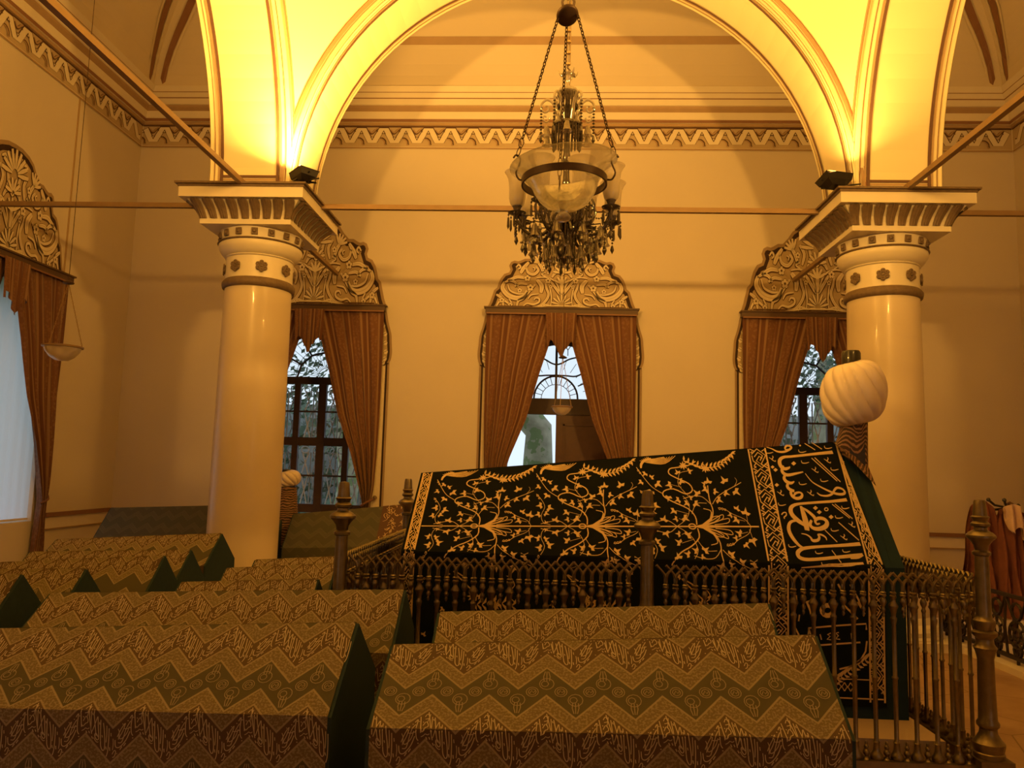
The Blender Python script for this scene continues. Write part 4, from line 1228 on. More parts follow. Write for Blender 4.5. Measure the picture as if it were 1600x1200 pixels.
for va, vb in zip(vs_[:-1], vs_[1:]):
    for k in range(30):
        ua, ub = LEN * k / 30, LEN * (k + 1) / 30
        m.add([fT(ua, va, 0), fT(ub, va, 0), fT(ub, vb, 0), fT(ua, vb, 0)], [(0, 1, 2, 3)], 0, [(ua, va), (ub, va), (ub, vb), (ua, vb)])
# plain back half of the cover
m.add([(RL.x, TY, 1.536), (BR_R, TY, 1.824), (BR_E, 2 * TY - TE + .006, 1.05), (EL.x, 2 * TY - TE + .006, 1.05)], [(0, 1, 2, 3)])
m.add([(EL.x, 2 * TY - TE + .006, 1.05), (BR_E, 2 * TY - TE + .006, 1.05), (BR_E, 2 * TY - TE + .006, .2), (EL.x, 2 * TY - TE + .006, .2)], [(0, 1, 2, 3)])
velvet = m.build('velvet_cover', VELV, TL, uv=True)

# --- embroidery: vine motif traced once and repeated
Z4 = lambda X, Y: (620 + X / 4, 680 + Y / 4)
K2 = uv_of(*Z4(1160, 570)); K1 = uv_of(*Z4(497, 577)); K3 = uv_of(1085, 820.5)
P2 = LEN and (K3[0] - K1[0]) / 2
def z4uv(X, Y):
    a = uv_of(*Z4(X, Y)); return (a[0] - K2[0], a[1] - K2[1])
vine = MB()
_cache = {}
def z4uv_c(X, Y):
    k = (round(X, 1), round(Y, 1))
    if k not in _cache: _cache[k] = z4uv(X, Y)
    return _cache[k]
def leaf3(m, c, ang, sz, fn, mi=0, d=.0022):
    """three-lobed ivy leaf"""
    pts = []
    for k, (r, a) in enumerate([(.15, 180), (.66, 125), (1.0, 80), (.42, 42), (1.25, 0), (.42, -42), (1.0, -80), (.66, -125)]):
        b = rad(a) + ang; pts.append((c[0] + r * sz * math.cos(b), c[1] + r * sz * math.sin(b)))
    m.poly(pts, fn, mi, d)
ST = [([(1190, 560), (1188, 515), (1150, 470), (1060, 430), (1012, 400), (1020, 372), (1080, 360), (1150, 388), (1194, 368), (1178, 330), (1110, 300), (1066, 275), (1075, 248), (1120, 240), (1185, 230), (1240, 205)], 9),
      ([(1235, 566), (1285, 530), (1302, 480), (1292, 430), (1290, 390), (1292, 340)], 8), ([(1305, 445), (1340, 405), (1400, 370), (1460, 342), (1500, 322)], 5), ([(1455, 345), (1475, 315), (1465, 295)], 3),
      ([(1298, 450), (1250, 405), (1190, 400), (1130, 415)], 5), ([(1290, 500), (1285, 480), (1245, 470)], 6), ([(1270, 440), (1210, 440), (1185, 470), (1170, 500)], 4),
      ([(1065, 568), (1010, 535), (940, 545), (900, 555)], 5), ([(960, 560), (915, 545), (903, 500), (925, 450), (905, 405), (872, 368)], 4), ([(1005, 385), (950, 350), (910, 300), (872, 240)], 5),
      ([(1065, 570), (1115, 540), (1150, 500), (1160, 440), (1130, 400)], 4), ([(1120, 540), (1085, 525)], 3), ([(1150, 500), (1075, 480)], 3), ([(1165, 400), (1115, 340), (1120, 300), (1135, 270), (1190, 258)], 4), ([(1130, 350), (1065, 335)], 3),
      ([(1520, 568), (1490, 530), (1420, 500), (1370, 470), (1335, 466)], 4), ([(1490, 540), (1440, 530)], 3), ([(1505, 555), (1505, 500)], 3)]
LV = [(920, 275, 2.4, 15), (985, 332, .7, 20), (940, 376, 2.2, 18), (888, 322, 2.6, 15), (955, 296, -.6, 14), (1040, 406, 1.8, 17), (1100, 422, 2.8, 16), (1062, 482, 2.5, 17), (1120, 522, .6, 19), (1070, 528, 3.0, 14),
      (900, 440, 3.0, 18), (950, 456, .3, 19), (888, 496, 2.9, 16), (930, 490, .4, 15), (992, 534, -1.2, 18), (932, 548, -2, 11), (1150, 440, 2.6, 16), (1200, 442, .6, 18), (1175, 410, -.3, 12), (1222, 388, -2.2, 19),
      (1298, 322, -1.57, 18), (1278, 362, 2.8, 18), (1330, 374, .3, 15), (1345, 420, .6, 18), (1395, 382, .5, 16), (1400, 316, -2, 20), (1458, 372, .8, 20), (1120, 270, -2.0, 15), (1192, 260, -.2, 15), (1062, 338, 3.0, 18), (1130, 318, .4, 17),
      (1500, 496, -1.3, 20), (1440, 532, 2.7, 17), (1408, 506, 3, 13), (1450, 472, -.9, 15), (1275, 330, 3.6, 12)]
LP = [[(1215, 566), (1290, 535), (1350, 505), (1362, 512), (1350, 530), (1300, 548), (1240, 566)], [(1220, 566), (1300, 545), (1385, 525), (1395, 538), (1375, 552), (1300, 560)], [(1225, 560), (1290, 520), (1330, 512), (1335, 524), (1300, 545)]]
UL = uv_of(655, 800)[0] + .02 ; UL0 = uv_of(676, 745)[0]; UM = uv_of(1180, 800)[0]
print('uv', UL, UL0, UM, K1, K2, K3, P2, 'mid', uv_of(1168, 702), uv_of(1200, 880), 'r', uv_of(1305, 695), uv_of(1340, 785))
U_L1, U_M0 = .135, None
def inside(q): return all(UL0 + .012 < p[0] < UM0 - .012 and p[1] > .004 for p in q)
UM0 = min(uv_of(1168, 705)[0], uv_of(1185, 820)[0])
for rep in range(3):
    c0 = (K2[0] + (rep - 1) * P2, K2[1])
    for my in (1, -1):
        def T(X, Y):
            q = z4uv_c(X, Y); return (c0[0] + q[0], c0[1] + my * q[1])
        for pts, wd in ST:
            q = smooth_path(pts, 3)
            if my == -1 and wd == 9: q = smooth_path([(1190, 560), (1186, 510), (1130, 465), (1060, 432), (1006, 385), (1000, 370)], 3)
            elif my == -1 and min(p[1] for p in pts) < 330 and max(p[0] for p in pts) < 1250: continue
            Q = [T(*p) for p in q]
            Q = [p for p in Q if inside([p])]
            vine.ribbon(Q, wd * .00082, fT, 0, .0018)
        for X, Y, a, r in LV:
            if my == -1 and Y < 400 and X < 1250: continue
            c = T(X, Y)
            if inside([(c[0] - .02, c[1]), (c[0] + .02, c[1])]): leaf3(vine, c, a * my, r * .00158, fT)
        for lp in LP:
            vine.ribbon([T(*p) for p in smooth_path(lp, 3)], .0048, fT, 0, .0018)
        for (x, y, r) in ((1345, 470, 6), (1362, 472, 6), (1378, 476, 5), (880, 378, 6), (890, 395, 5), (880, 258, 5), (890, 272, 5)):
            q = [T(x + r * math.cos(b), y + r * math.sin(b)) for b in [2 * PI * j / 7 for j in range(7)]]
            if inside(q): vine.ribbon(q, .0035, fT, 0, .0018, closed=True)
        q = [T(*p) for p in smooth_path([(1190, 568), (1240, 558), (1278, 530), (1292, 490)], 3)]
        vine.ribbon(q, .011, fT, 0, .002, True)
    q = [(c0[0] + z4uv_c(x, 570)[0], c0[1]) for x in (1185, 1230, 1280, 1340, 1400, 1430)]
    vine.ribbon(q, [.009, .015, .016, .012, .008, .005], fT, 0, .0022)
    q = [(c0[0] + .022 * math.cos(b), c0[1] + .016 * math.sin(b)) for b in [2 * PI * j / 14 for j in range(14)]]
    vine.ribbon(q, .007, fT, 0, .0024, closed=True)
    # garland along the ridge: feathered leaves and a leafy swag
    g0 = c0[0]
    for k in range(13):
        f = k / 12; u = g0 + .03 + .33 * f; v = .055 + .065 * math.sin(PI * f) - .03 * f
        if u < UM0 - .03:
            for sgn in (-1, 1):
                a = (.9 * sgn) + (PI if False else 0) - .5 + f
                L_ = .038; c = (u + L_ * .5 * math.cos(a), v + L_ * .5 * math.sin(a))
                if c[1] > .012: vine.ribbon([(u, v), c, (u + L_ * math.cos(a), max(.006, v + L_ * math.sin(a)))], [.005, .014, .002], fT, 0, .002)
            vine.ribbon([(u, v), (u + .028, v + .004)], .005, fT, 0, .002)
    for sgu in (.02, .16):
        c = (g0 + sgu, .085 + .2 * (sgu - .02) )
        for k in range(8):
            a = 2 * PI * k / 8; vine.ribbon([c, (c[0] + .016 * math.cos(a), c[1] + .016 * math.sin(a)), (c[0] + .03 * math.cos(a), c[1] + .03 * math.sin(a))], [.003, .010, .001], fT, 0, .0024)
    # acanthus fan left of the garland
    for k in range(6):
        e = (g0 - .27 + .012 * k, .06 - .006 * k); 
        q = smooth_path([(g0 - .02 - .02 * k, .012 + .002 * k), (g0 - .10, .035 + .009 * (3 - k)), (g0 - .19, .045 - .006 * k + .01), (e[0], max(.006, e[1] - .03))], 3)
        q = [p for p in q if p[1] > .003 and p[0] > UL0 + .02]
        vine.ribbon(q, .0058, fT, 0, .002, True)
    q = smooth_path([(g0 - .19, .02), (g0 - .235, .03), (g0 - .262, .055), (g0 - .268, .085)], 3)
    if q[-1][0] > UL0: vine.ribbon(q, .018, fT, 0, .002, True)
    # vines, stars and leaves on the side face, seen between the balusters
    for (du, v0) in ((.02, .95), (.16, 1.0)):
        c = (g0 + du, v0)
        for k in range(8):
            a = 2 * PI * k / 8; vine.ribbon([c, (c[0] + .018 * math.cos(a), c[1] + .018 * math.sin(a)), (c[0] + .034 * math.cos(a), c[1] + .034 * math.sin(a))], [.003, .011, .001], fT, 0, .0024)
    for k in range(9):
        u = g0 + .02 + .03 * k; v = .99 + .01 * math.sin(k)
        vine.ribbon([(u, v), (u + .02, v - .02), (u + .025, v - .045)], [.004, .015, .001], fT, 0, .002)
        vine.ribbon([(u, v), (u + .02, v + .02), (u + .03, v + .045)], [.004, .015, .001], fT, 0, .002)
    q = smooth_path([(g0 - .03, K2[1] + .35), (g0 - .10, .80), (g0 - .02, .88), (g0 + .06, .95)], 5); vine.ribbon(q, .008, fT, 0, .0018)
    rl_ = random.Random(rep)
    for k in range(26):
        u, v = g0 + rl_.uniform(-.33, .33), rl_.uniform(.70, 1.35)
        if UL0 + .04 < u < UM0 - .04: leaf3(vine, (u, v), rl_.uniform(0, 6), .020, fT)
        if k % 3 == 0:
            q = smooth_path([(u, v), (u + .03, v + .05), (u - .01, v + .10), (u + .03, v + .15)], 3)
            if inside(q): vine.ribbon(q, .005, fT, 0, .0018)
vine.ribbon([(UL0, K2[1]), (UM0, K2[1])], .008, fT, 0, .0016)
vine.build('vine_embroidery', GOLD, velvet)

# --- key pattern borders
def key_border(m, ua, ub, v0, v1):
    """ua(v), ub(v): left and right edge of the strip"""
    def g(s, v, d): return fT(ua(v) + (ub(v) - ua(v)) * s, v, d)
    n = 40
    for s in (0.0, 1.0):
        m.ribbon([(ua(v) * (1 - s) + ub(v) * s, v) for v in [v0 + (v1 - v0) * k / n for k in range(n + 1)]], .010, fT, 0, .0025)
    wv = .128; nt = int((v1 - v0) / wv)
    for k in range(nt + 1):
        b = v0 + k * wv
        def S(pts, wd=.0068):
            q = [(ua(b) + (ub(b) - ua(b)) * x, b + wv * y) for x, y in pts]
            if all(v0 <= p[1] <= v1 for p in q): m.ribbon(q, wd, fT, 0, .0025)
        S([(.10, .28), (.50, .02), (.90, .38), (.50, .80), (.28, .62), (.52, .40), (.66, .52)])
        S([(.22, .42), (.50, .20), (.72, .38), (.50, .62)])
        S([(.10, .34), (.10, .62), (.50, .98), (.90, .72), (.90, .50)])
        S([(.26, .70), (.08, .86), (.08, .98)], .006); S([(.74, .16), (.92, .08), (.95, .22)], .006)
        S([(.50, .80), (.92, 1.08)], .008); S([(.08, .0), (.3, .12)], .006); S([(.70, .80), (.92, .94)], .006)
        for x, y in ((.14, .16), (.88, .88), (.12, .92), (.90, .10)):
            c = (ua(b) + (ub(b) - ua(b)) * x, b + wv * y)
            if v0 + .02 < c[1] < v1 - .02: leaf3(m, c, 1.0 + x, .010, fT)
def lin(p, q):
    return lambda v: p[0] + (q[0] - p[0]) * (v - p[1]) / (q[1] - p[1]) if v < RFL else p[0] + (q[0] - p[0]) * (RFL - p[1]) / (q[1] - p[1])
VT = RFL + SL * .90
mb_ = MB()
key_border(mb_, lin((.02, 0), (.02, .6)), lin((UL0 - .01, 0), (UL0 - .01, .6)), .004, VT)
pm0, pm1, pn0, pn1 = uv_of(1169, 703), uv_of(1201, 878), uv_of(1195, 700), uv_of(1231, 882)
key_border(mb_, lin(pm0, pm1), lin(pn0, pn1), .004, VT)
pr0, pr1, = uv_of(1307, 697), uv_of(1356, 880)
key_border(mb_, lin(pr0, pr1), lambda v: LEN - .012, .004, VT)
# closing border along the foot of the panel
for k in range(14):
    ua_ = lin(pn0, pn1)(1.0) + .01 + k * .035
    if ua_ < LEN - .2:
        for q in ([(0, 0), (.017, .03), (.034, 0)], [(0, .05), (.017, .02), (.034, .05)]): mb_.ribbon([(ua_ + a, VT - .11 + b) for a, b in q], .006, fT, 0, .0025)
mb_.ribbon([(.02, VT - .02), (LEN - .02, VT - .02)], .008, fT, 0, .0025); mb_.ribbon([(lin(pn0, pn1)(1.), VT - .13), (lin(pr0, pr1)(1.), VT - .13)], .006, fT, 0, .0025)
mb_.build('key_pattern_border', GOLD, velvet)

# --- calligraphy panel, traced
Z7 = lambda X, Y: uv_of(1140 + X / 5, 690 + Y / 5)
KW = .00083
CAL = [([(288, 45), (330, 58), (370, 78), (420, 82), (462, 66), (482, 48), (470, 36), (446, 34), (432, 50), (440, 64), (465, 60)], [4, 8, 12, 14, 14, 14, 14, 13, 12, 10, 6]),
       ([(805, 84), (700, 94), (600, 105), (480, 118), (425, 122), (395, 140), (390, 170), (405, 200), (432, 214), (462, 206), (470, 196)], [22, 18, 16, 16, 18, 22, 26, 26, 22, 14, 6]),
       ([(420, 190), (408, 225), (425, 252), (460, 262), (520, 250), (574, 238)], [10, 20, 24, 20, 14, 8]), ([(440, 255), (425, 285), (445, 315), (480, 325), (505, 312)], [10, 20, 24, 18, 6]),
       ([(460, 322), (450, 350), (470, 375), (505, 388)], [10, 20, 22, 18]), ([(490, 372), (478, 400), (492, 430), (525, 445), (558, 436), (566, 412), (545, 398), (515, 405), (500, 425)], [12, 18, 20, 20, 18, 14, 12, 14, 10]),
       ([(915, 455), (800, 468), (700, 475), (580, 484), (520, 492), (485, 510), (476, 540), (490, 575), (530, 615), (580, 650), (605, 680)], [20, 16, 15, 15, 17, 22, 28, 30, 30, 22, 10]),
       ([(556, 505), (575, 560), (592, 620), (605, 695)], [16, 30, 36, 30]), ([(556, 512), (610, 545), (660, 590), (665, 610)], [10, 18, 22, 20]),
       ([(640, 615), (628, 650), (655, 678), (705, 682), (750, 662), (760, 630), (735, 605), (695, 600), (668, 618), (680, 645), (705, 640)], [14, 20, 22, 24, 26, 24, 22, 20, 16, 14, 8]),
       ([(560, 622), (500, 620), (468, 640), (462, 690), (490, 750), (540, 810), (580, 832)], [8, 14, 18, 24, 24, 18, 10]),
       ([(1020, 800), (900, 810), (800, 816), (700, 822), (610, 830), (560, 842), (532, 870), (545, 905), (600, 922), (700, 918), (850, 904), (960, 893), (1040, 884)], [20, 18, 16, 16, 18, 20, 24, 24, 20, 18, 18, 20, 16]),
       ([(560, 770 - 50), (600, 728), (632, 750), (650, 775), (690, 770), (700, 745), (690, 728), (720, 730), (750, 750), (758, 772)], [5, 8, 12, 18, 16, 14, 10, 12, 10, 4]),
       ([(590, 250), (640, 312), (700, 350), (770, 385), (830, 408), (880, 412), (900, 398), (880, 372), (840, 362), (818, 380), (800, 410), (760, 425), (710, 420), (682, 400)], [4, 7, 10, 13, 16, 16, 14, 13, 14, 13, 13, 12, 10, 6]),
       ([(640, 130), (840, 310)], 8), ([(664, 126), (866, 316)], 8), ([(800, 490), (938, 600)], 7), ([(822, 488), (960, 604)], 7), ([(850, 632), (1010, 772)], 8), ([(744, 692), (840, 786)], 7), ([(798, 850), (872, 948)], 7),
       ([(585, 15), (668, 66)], 7), ([(640, 8), (720, 60)], 7), ([(1040, 884), (1000, 905), (945, 915)], [14, 16, 6]),
       ([(560, 985), (700, 975), (900, 962), (1045, 952)], [6, 12, 16, 12])]
DIA = [(500, 172, 20), (335, 200, 16), (358, 222, 18), (368, 340, 18), (670, 520, 20), (700, 552, 20), (792, 590, 20), (550, 32, 9)]
HK = [(590, 160), (820, 215), (740, 303), (572, 327), (410, 490), (905, 515), (855, 590), (822, 690), (490, 815), (700, 866), (912, 855), (748, 955), (568, 75), (770, 45), (310, 82)]
YK = [(762, 150), (665, 225), (396, 405), (630, 405), (952, 652), (890, 750), (332, 138)]
cal = MB()
for pts, wd in CAL:
    if isinstance(wd, list):
        P3 = [(p[0], p[1], w_) for p, w_ in zip(pts, wd)]
        q = smooth_path(P3, 4); cal.ribbon([Z7(a, b) for a, b, c in q], [max(2, c) * 1.12 * KW for a, b, c in q], fT, 0, .0022)
    else: cal.ribbon([Z7(*p) for p in pts], wd * KW, fT, 0, .002)
for X, Y, r in DIA: cal.poly([Z7(X - r, Y), Z7(X, Y - r * .85), Z7(X + r, Y), Z7(X, Y + r * .85)], fT, 0, .0022)
for X, Y in HK: cal.ribbon([Z7(*p) for p in smooth_path([(X - 30, Y - 12), (X - 25, Y + 6), (X, Y + 10), (X + 30, Y + 2)], 3)], 7 * KW, fT, 0, .002, True)
for X, Y in YK: cal.ribbon([Z7(*p) for p in smooth_path([(X - 26, Y - 14), (X - 8, Y - 2), (X + 4, Y + 8), (X + 24, Y + 18), (X + 26, Y + 8)], 3)], 7 * KW, fT, 0, .002, True); cal.ribbon([Z7(X, Y), Z7(X + 8, Y - 16), Z7(X + 2, Y - 26)], 7 * KW, fT, 0, .002)
cal.ribbon([Z7(*p) for p in smooth_path([(405, 572), (420, 556), (440, 556), (442, 576), (425, 592), (430, 604), (455, 560)][:6], 3)], 8 * KW, fT, 0, .002)
cal.ribbon([Z7(X, Y) for X, Y in [(755 + 14 * math.cos(b), 530 + 12 * math.sin(b)) for b in [2 * PI * j / 10 for j in range(10)]]], 7 * KW, fT, 0, .002, closed=True)
# lower part, behind the balusters
Z3 = lambda X, Y: uv_of(1060 + X * .3375, 795 + Y * .3375)
K3w = .0014
for pts, wd in (([(600, 425), (618, 470), (625, 530)], [24, 22, 14]), ([(738, 348), (768, 400)], 8), ([(700, 380), (705, 383)], 22), ([(795, 350), (860, 470)], 8), ([(760, 440), (830, 510)], 8), ([(830, 430), (862, 488)], 8),
                ([(600, 590), (602, 552), (740, 540), (868, 532), (870, 560)], 7), ([(602, 552), (625, 630), (640, 632), (740, 625), (842, 618)], 7), ([(800, 575), (803, 603)], 6), ([(742, 572), (728, 575), (740, 587), (728, 602), (748, 604)], 5), ([(705, 575), (690, 582), (702, 590), (688, 604), (706, 606)], 5), ([(655, 580), (662, 606)], 5),
                ([(872, 612), (866, 660), (840, 705), (795, 730), (745, 742)], 7), ([(545, 400), (548, 430)], 6), ([(560, 490), (556, 520)], 6), ([(540, 550), (560, 590)], 7)):
    cal.ribbon([Z3(*p) for p in pts], [w_ * K3w for w_ in wd] if isinstance(wd, list) else wd * K3w, fT, 0, .002)
cal.ribbon([Z3(690 + 26 * math.cos(b), 470 + 24 * math.sin(b)) for b in [2 * PI * j / 14 for j in range(14)]], 20 * K3w, fT, 0, .002, closed=True)
for k in range(10):
    X, Y = 720 + 16 * k, 800 - 11 * k
    for sg in (-1, 1): cal.ribbon([Z3(X, Y), Z3(X + 12, Y + sg * 16 - 6), Z3(X + 26, Y + sg * 26 - 14)], [.004, .015, .002], fT, 0, .002)
cal.build('gold_calligraphy', GOLD, velvet)

# striped cloth over the head post
m = MB(); px_, py_ = 1.955, TY
def hs(a, b):
    z = 1.56 + .54 * b
    th = 2 * PI * a
    f = max(0, min(1, 1 - (z - 1.72) / .24))
    rx = .088 + .085 * f ** 1.5 * max(0, -math.cos(th)); ry = .080 * (1 - .45 * f)
    x, y = px_ + rx * math.cos(th), py_ + ry * math.sin(th)
    return Vector((x, y, z - .03 * f ** 2 * (abs(math.sin(th)))))
m.grid(hs, 40, 18, uv=lambda a, b: (a, b * .5 + .10 * math.sin(2 * PI * a) + .04 * math.sin(6 * PI * a)))
m.build('striped_neck_cloth', STRP, TL, 60, uv=True)
# fabric over the ridge end
m = MB()
m.add([(1.84, TY - .10, 1.76), (1.80, TY, 1.83), (2.03, TY, 1.70), (2.045, TY - .12, 1.53)], [(0, 1, 2, 3)], 0, [(0, 0), (.2, 0), (.2, .2), (0, .3)])
m.build('striped_ridge_cloth', STRP, TL, uv=True)
m = MB(); m.b2(px_ - .05, px_ + .05, py_ - .05, py_ + .05, 1.6, 2.10); m.build('head_post', CAPB, TL)
# lit cords at the gable edge
m = MB(); m.tube([(2.075, TE - .004, 1.30 - .17), (2.08, TE, 1.10)], .006, 6)
m = None

def turban(c, R, h, caph, label, sx=1.0, tilt=0.0):
    root = thing('turban', (c[0], c[1], c[2] - h / 2), label, 'turban', None)
    m = MB(); n, nz = 160, 44
    def F(a, b):
        ph = PI * (b * .94 + .03); th = 2 * PI * a
        zz = -math.cos(ph) * h / 2
        r = R * (math.sin(ph) ** .55)
        ridge = abs(math.sin(6.5 * th + 13 * b + .6 * math.sin(3 * th) + .8 * math.sin(5 * b)))
        r *= 1 - .13 * (1 - ridge ** .5)
        r *= 1 + .03 * math.sin(th * 2 + 1)
        if b < .5: r *= 1 - .06 * (.5 - b)
        return Vector((c[0] + r * math.cos(th), c[1] + r * math.sin(th), c[2] + zz + .018 * math.cos(th) * sx))
    m.grid(F, n, nz)
    m.build('wrapped_cloth', WHT, root, 180)
    m = MB(); m.lathe([(caph[0] * 1.02, -.05), (caph[0], .0), (caph[0] * 1.0, caph[1]), (caph[0] * .88, caph[1] + .015), (0, caph[1] + .018)], (c[0] - .01, c[1], c[2] + h * .47), 20)
    m.build('ribbed_cap', CAPB, root, 50)
    return root
turban((1.955, TY, 2.155), .213, .435, (.062, .075), 'big white wrapped turban with black cap on the head post of the great cenotaph')
# the small turban far behind at left
turban((-3.24, 9.2, 1.39), .155, .20, (.07, .012), 'small flat white turban on a striped post just right of the left column')
m = MB(); m.lathe([(.155, .6), (.15, .95), (.13, 1.15), (.115, 1.30)], (-3.24, 9.2, 0), 24); m.build('striped_wrap', STRP, greyc, 60, uv=True)
m = MB(); m.b2(-3.28, -3.20, 9.16, 9.24, 0.0, 1.33); m.build('post_core', CAPB, greyc)

# ------------------------------------------------------------------ marble step and bronze fence
FX0, FX1, FY0, FY1, FXM = -1.27, 2.235, 4.40, 6.40, .44
m = MB(); m.b2(-1.14, 2.10, 4.58, 6.24, 0, .152); tag(m.build('marble_step', MARB), 'low marble step under the great cenotaph inside the fence', 'plinth')
fence = thing('bronze_fence', ((FX0 + FX1) / 2, (FY0 + FY1) / 2, 0), 'bronze fence with interlaced pointed arches round the great velvet cenotaph', 'fence')
postprof = [(.075, .13), (.075, .165), (.070, .17), (.078, .20), (.078, .215), (.060, .235), (.044, .265), (.042, .285), (.055, .30), (.056, .315), (.046, .33), (.044, .40), (.040, .64), (.050, .68), (.058, .70), (.044, .72), (.042, .745), (.060, .765), (.062, .78), (.045, .79), (.055, .82), (.054, .84), (.042, .85), (.038, .87), (.034, 1.18), (.045, 1.185), (.046, 1.20), (.032, 1.21), (.036, 1.235), (.055, 1.262), (.073, 1.278), (.073, 1.290), (.058, 1.305), (.034, 1.318), (.032, 1.332), (.045, 1.340), (.047, 1.352), (.034, 1.365), (.040, 1.38), (.047, 1.388), (.036, 1.395), (.030, 1.465), (.026, 1.478), (.0, 1.482)]
def post(x, y):
    m = MB(); m.lathe(postprof, (x, y, 0), 24); m.b2(x - .085, x + .085, y - .085, y + .085, 0, .14); return m.build('post', BRASS, fence, 40)
for x in (FX0, FXM, FX1):
    for y in (FY0, FY1): post(x, y)
balprof = [(.030, .105), (.034, .115), (.034, .125), (.022, .14), (.017, .155), (.015, .185), (.018, .192), (.012, .20), (.0125, .515), (.017, .520), (.017, .527), (.012, .532), (.0115, .80), (.017, .828), (.017, .836), (.012, .842), (.013, .858), (.020, .885), (.026, .895), (.026, .902), (.014, .920), (.012, .935), (.018, .945), (.018, .952), (.012, .957), (.018, .964), (.018, .970), (.010, .975)]
penprof = [(.0, .835), (.006, .842), (.009, .852), (.006, .862), (.012, .872), (.013, .880), (.007, .892), (.016, .910), (.018, .922), (.014, .935), (.010, .942), (.017, .950), (.017, .957), (.012, .962), (.017, .968), (.010, .975)]
finprof = [(.020, .105), (.010, .115), (.010, .122), (.018, .134), (.018, .142), (.008, .153), (.013, .163), (.013, .169), (.006, .177), (.009, .184), (.006, .194), (0, .197)]
SP = (FXM - FX0 - .10) / 31
def element(k, x, y, major, dirx, lod):
    m = MB(); seg = 10 if lod == 0 else 6
    m.lathe(balprof if major else penprof, (x, y, 0), seg); return m
def crest(m, x, y, ax, z0=.972):
    # the pair of ogival ribs springing from one stem, meeting the neighbours' ribs two stems away
    for sg in (-1, 1):
        pts = [((x + sg * SP * a, y, z0 + b) if ax == 'x' else (x, y + sg * SP * a, z0 + b)) for a, b in ((0, .034), (.14, .052), (.36, .067), (.66, .083), (1.0, .101))]
        m.tube([(x, y, z0 - .004)] + pts, [.011, .011, .0085, .0075, .0075, .0095], 6)
def run(ax, c, a, b, npos, lod, base_stuff=False):
    """elements between posts from a to b along axis ax at coordinate c"""
    sp = (b - a) / (npos + 1)
    bal, pen, fin = [], [], []
    allm = MB()
    for k in range(npos):
        s = a + sp * (k + 1); x, y = (s, c) if ax == 'x' else (c, s)
        major = k % 2 == 1 if True else 0
        m = element(k, x, y, major, ax, lod); crest(m, x, y, ax)
        if base_stuff:
            allm.add(m.v, m.f)
        else: m.build('baluster' if major else 'drop_finial', BRASS, fence, 45)
        if not major:
            fm = MB(); fm.lathe(finprof, (x, y, 0), 8 if lod == 0 else 6)
            if base_stuff: allm.add(fm.v, fm.f)
            else: fm.build('foot_finial', BRASS, fence, 45)
    if base_stuff:
        o = allm.build('back_balusters', BRASS, fence, 45); o['kind'] = 'stuff'
    m = MB()
    if ax == 'x': m.b2(a, b, c - .042, c + .042, .025, .105)
    else: m.b2(c - .042, c + .042, a, b, .025, .105)
    m.build('bottom_rail', BRASS, fence)
    m = MB()
    n = npos
    for k in range(npos + 1):
        s = a + sp * (k + .5); x, y = (s, c) if ax == 'x' else (c, s)
    # small scallops on the rail
    m = None
run('x', FY0, FX0 + .05, FXM - .05, 31, 0)
run('x', FY0, FXM + .05, FX1 - .05, 31, 0)
run('y', FX0, FY0 + .05, FY1 - .05, 35, 1)
run('y', FX1, FY0 + .05, FY1 - .05, 35, 1)
run('x', FY1, FX0 + .05, FXM - .05, 31, 1, True)
run('x', FY1, FXM + .05, FX1 - .05, 31, 1, True)

# ------------------------------------------------------------------ low ornate iron railing at right
ir = thing('iron_railing', (4.0, 7.0, 0), 'low black cast iron railing with round tracery at the right edge', 'railing')
m = MB(); X0 = 3.87
m.b2(X0 - .02, X0 + .02, 6.2, 8.3, .09, .12); m.b2(X0 - .02, X0 + .02, 6.2, 8.3, .60, .63)
m.build('rails', IRON, ir)
for k in range(7):
    yc = 6.37 + .30 * k; m = MB()
    for (r, z, n) in ((.115, .30, 16), (.07, .49, 12), (.055, .17, 10), (.05, .30, 10)):
        m.tube([(X0, yc + r * math.cos(2 * PI * j / n), z + r * math.sin(2 * PI * j / n)) for j in range(n)], .014, 5, closed=True)
    for a in range(6):
        b = PI * a / 3 + .5; m.tube([(X0, yc + .05 * math.cos(b), .30 + .05 * math.sin(b)), (X0, yc + .115 * math.cos(b), .30 + .115 * math.sin(b))], .012, 5)
    m.tube([(X0, yc - .15, .10), (X0, yc - .12, .35), (X0, yc - .15, .61)], .012, 5); m.tube([(X0, yc - .14, .60), (X0, yc - .06, .45), (X0, yc, .42), (X0, yc + .06, .45), (X0, yc + .14, .60)], .012, 5)
    m.tube([(X0, yc, .0), (X0, yc, .2)], .014, 5)
    m.build('tracery_panel', IRON, ir)
m = MB(); m.b2(3.75, 5.6, 6.6, 9.2, 0, .055); tag(m.build('marble_slab', CAPW), 'pale marble slab on the floor under the black iron railing', 'slab')
m = MB(); m.lathe([(.10, 0), (.105, .008), (.08, .014), (0, .016)], (3.74, 6.40, 0), 20); tag(m.build('floor_socket', SOCK, smooth=40), 'round dark metal floor socket cover on the stone floor near the right edge', 'floor socket')

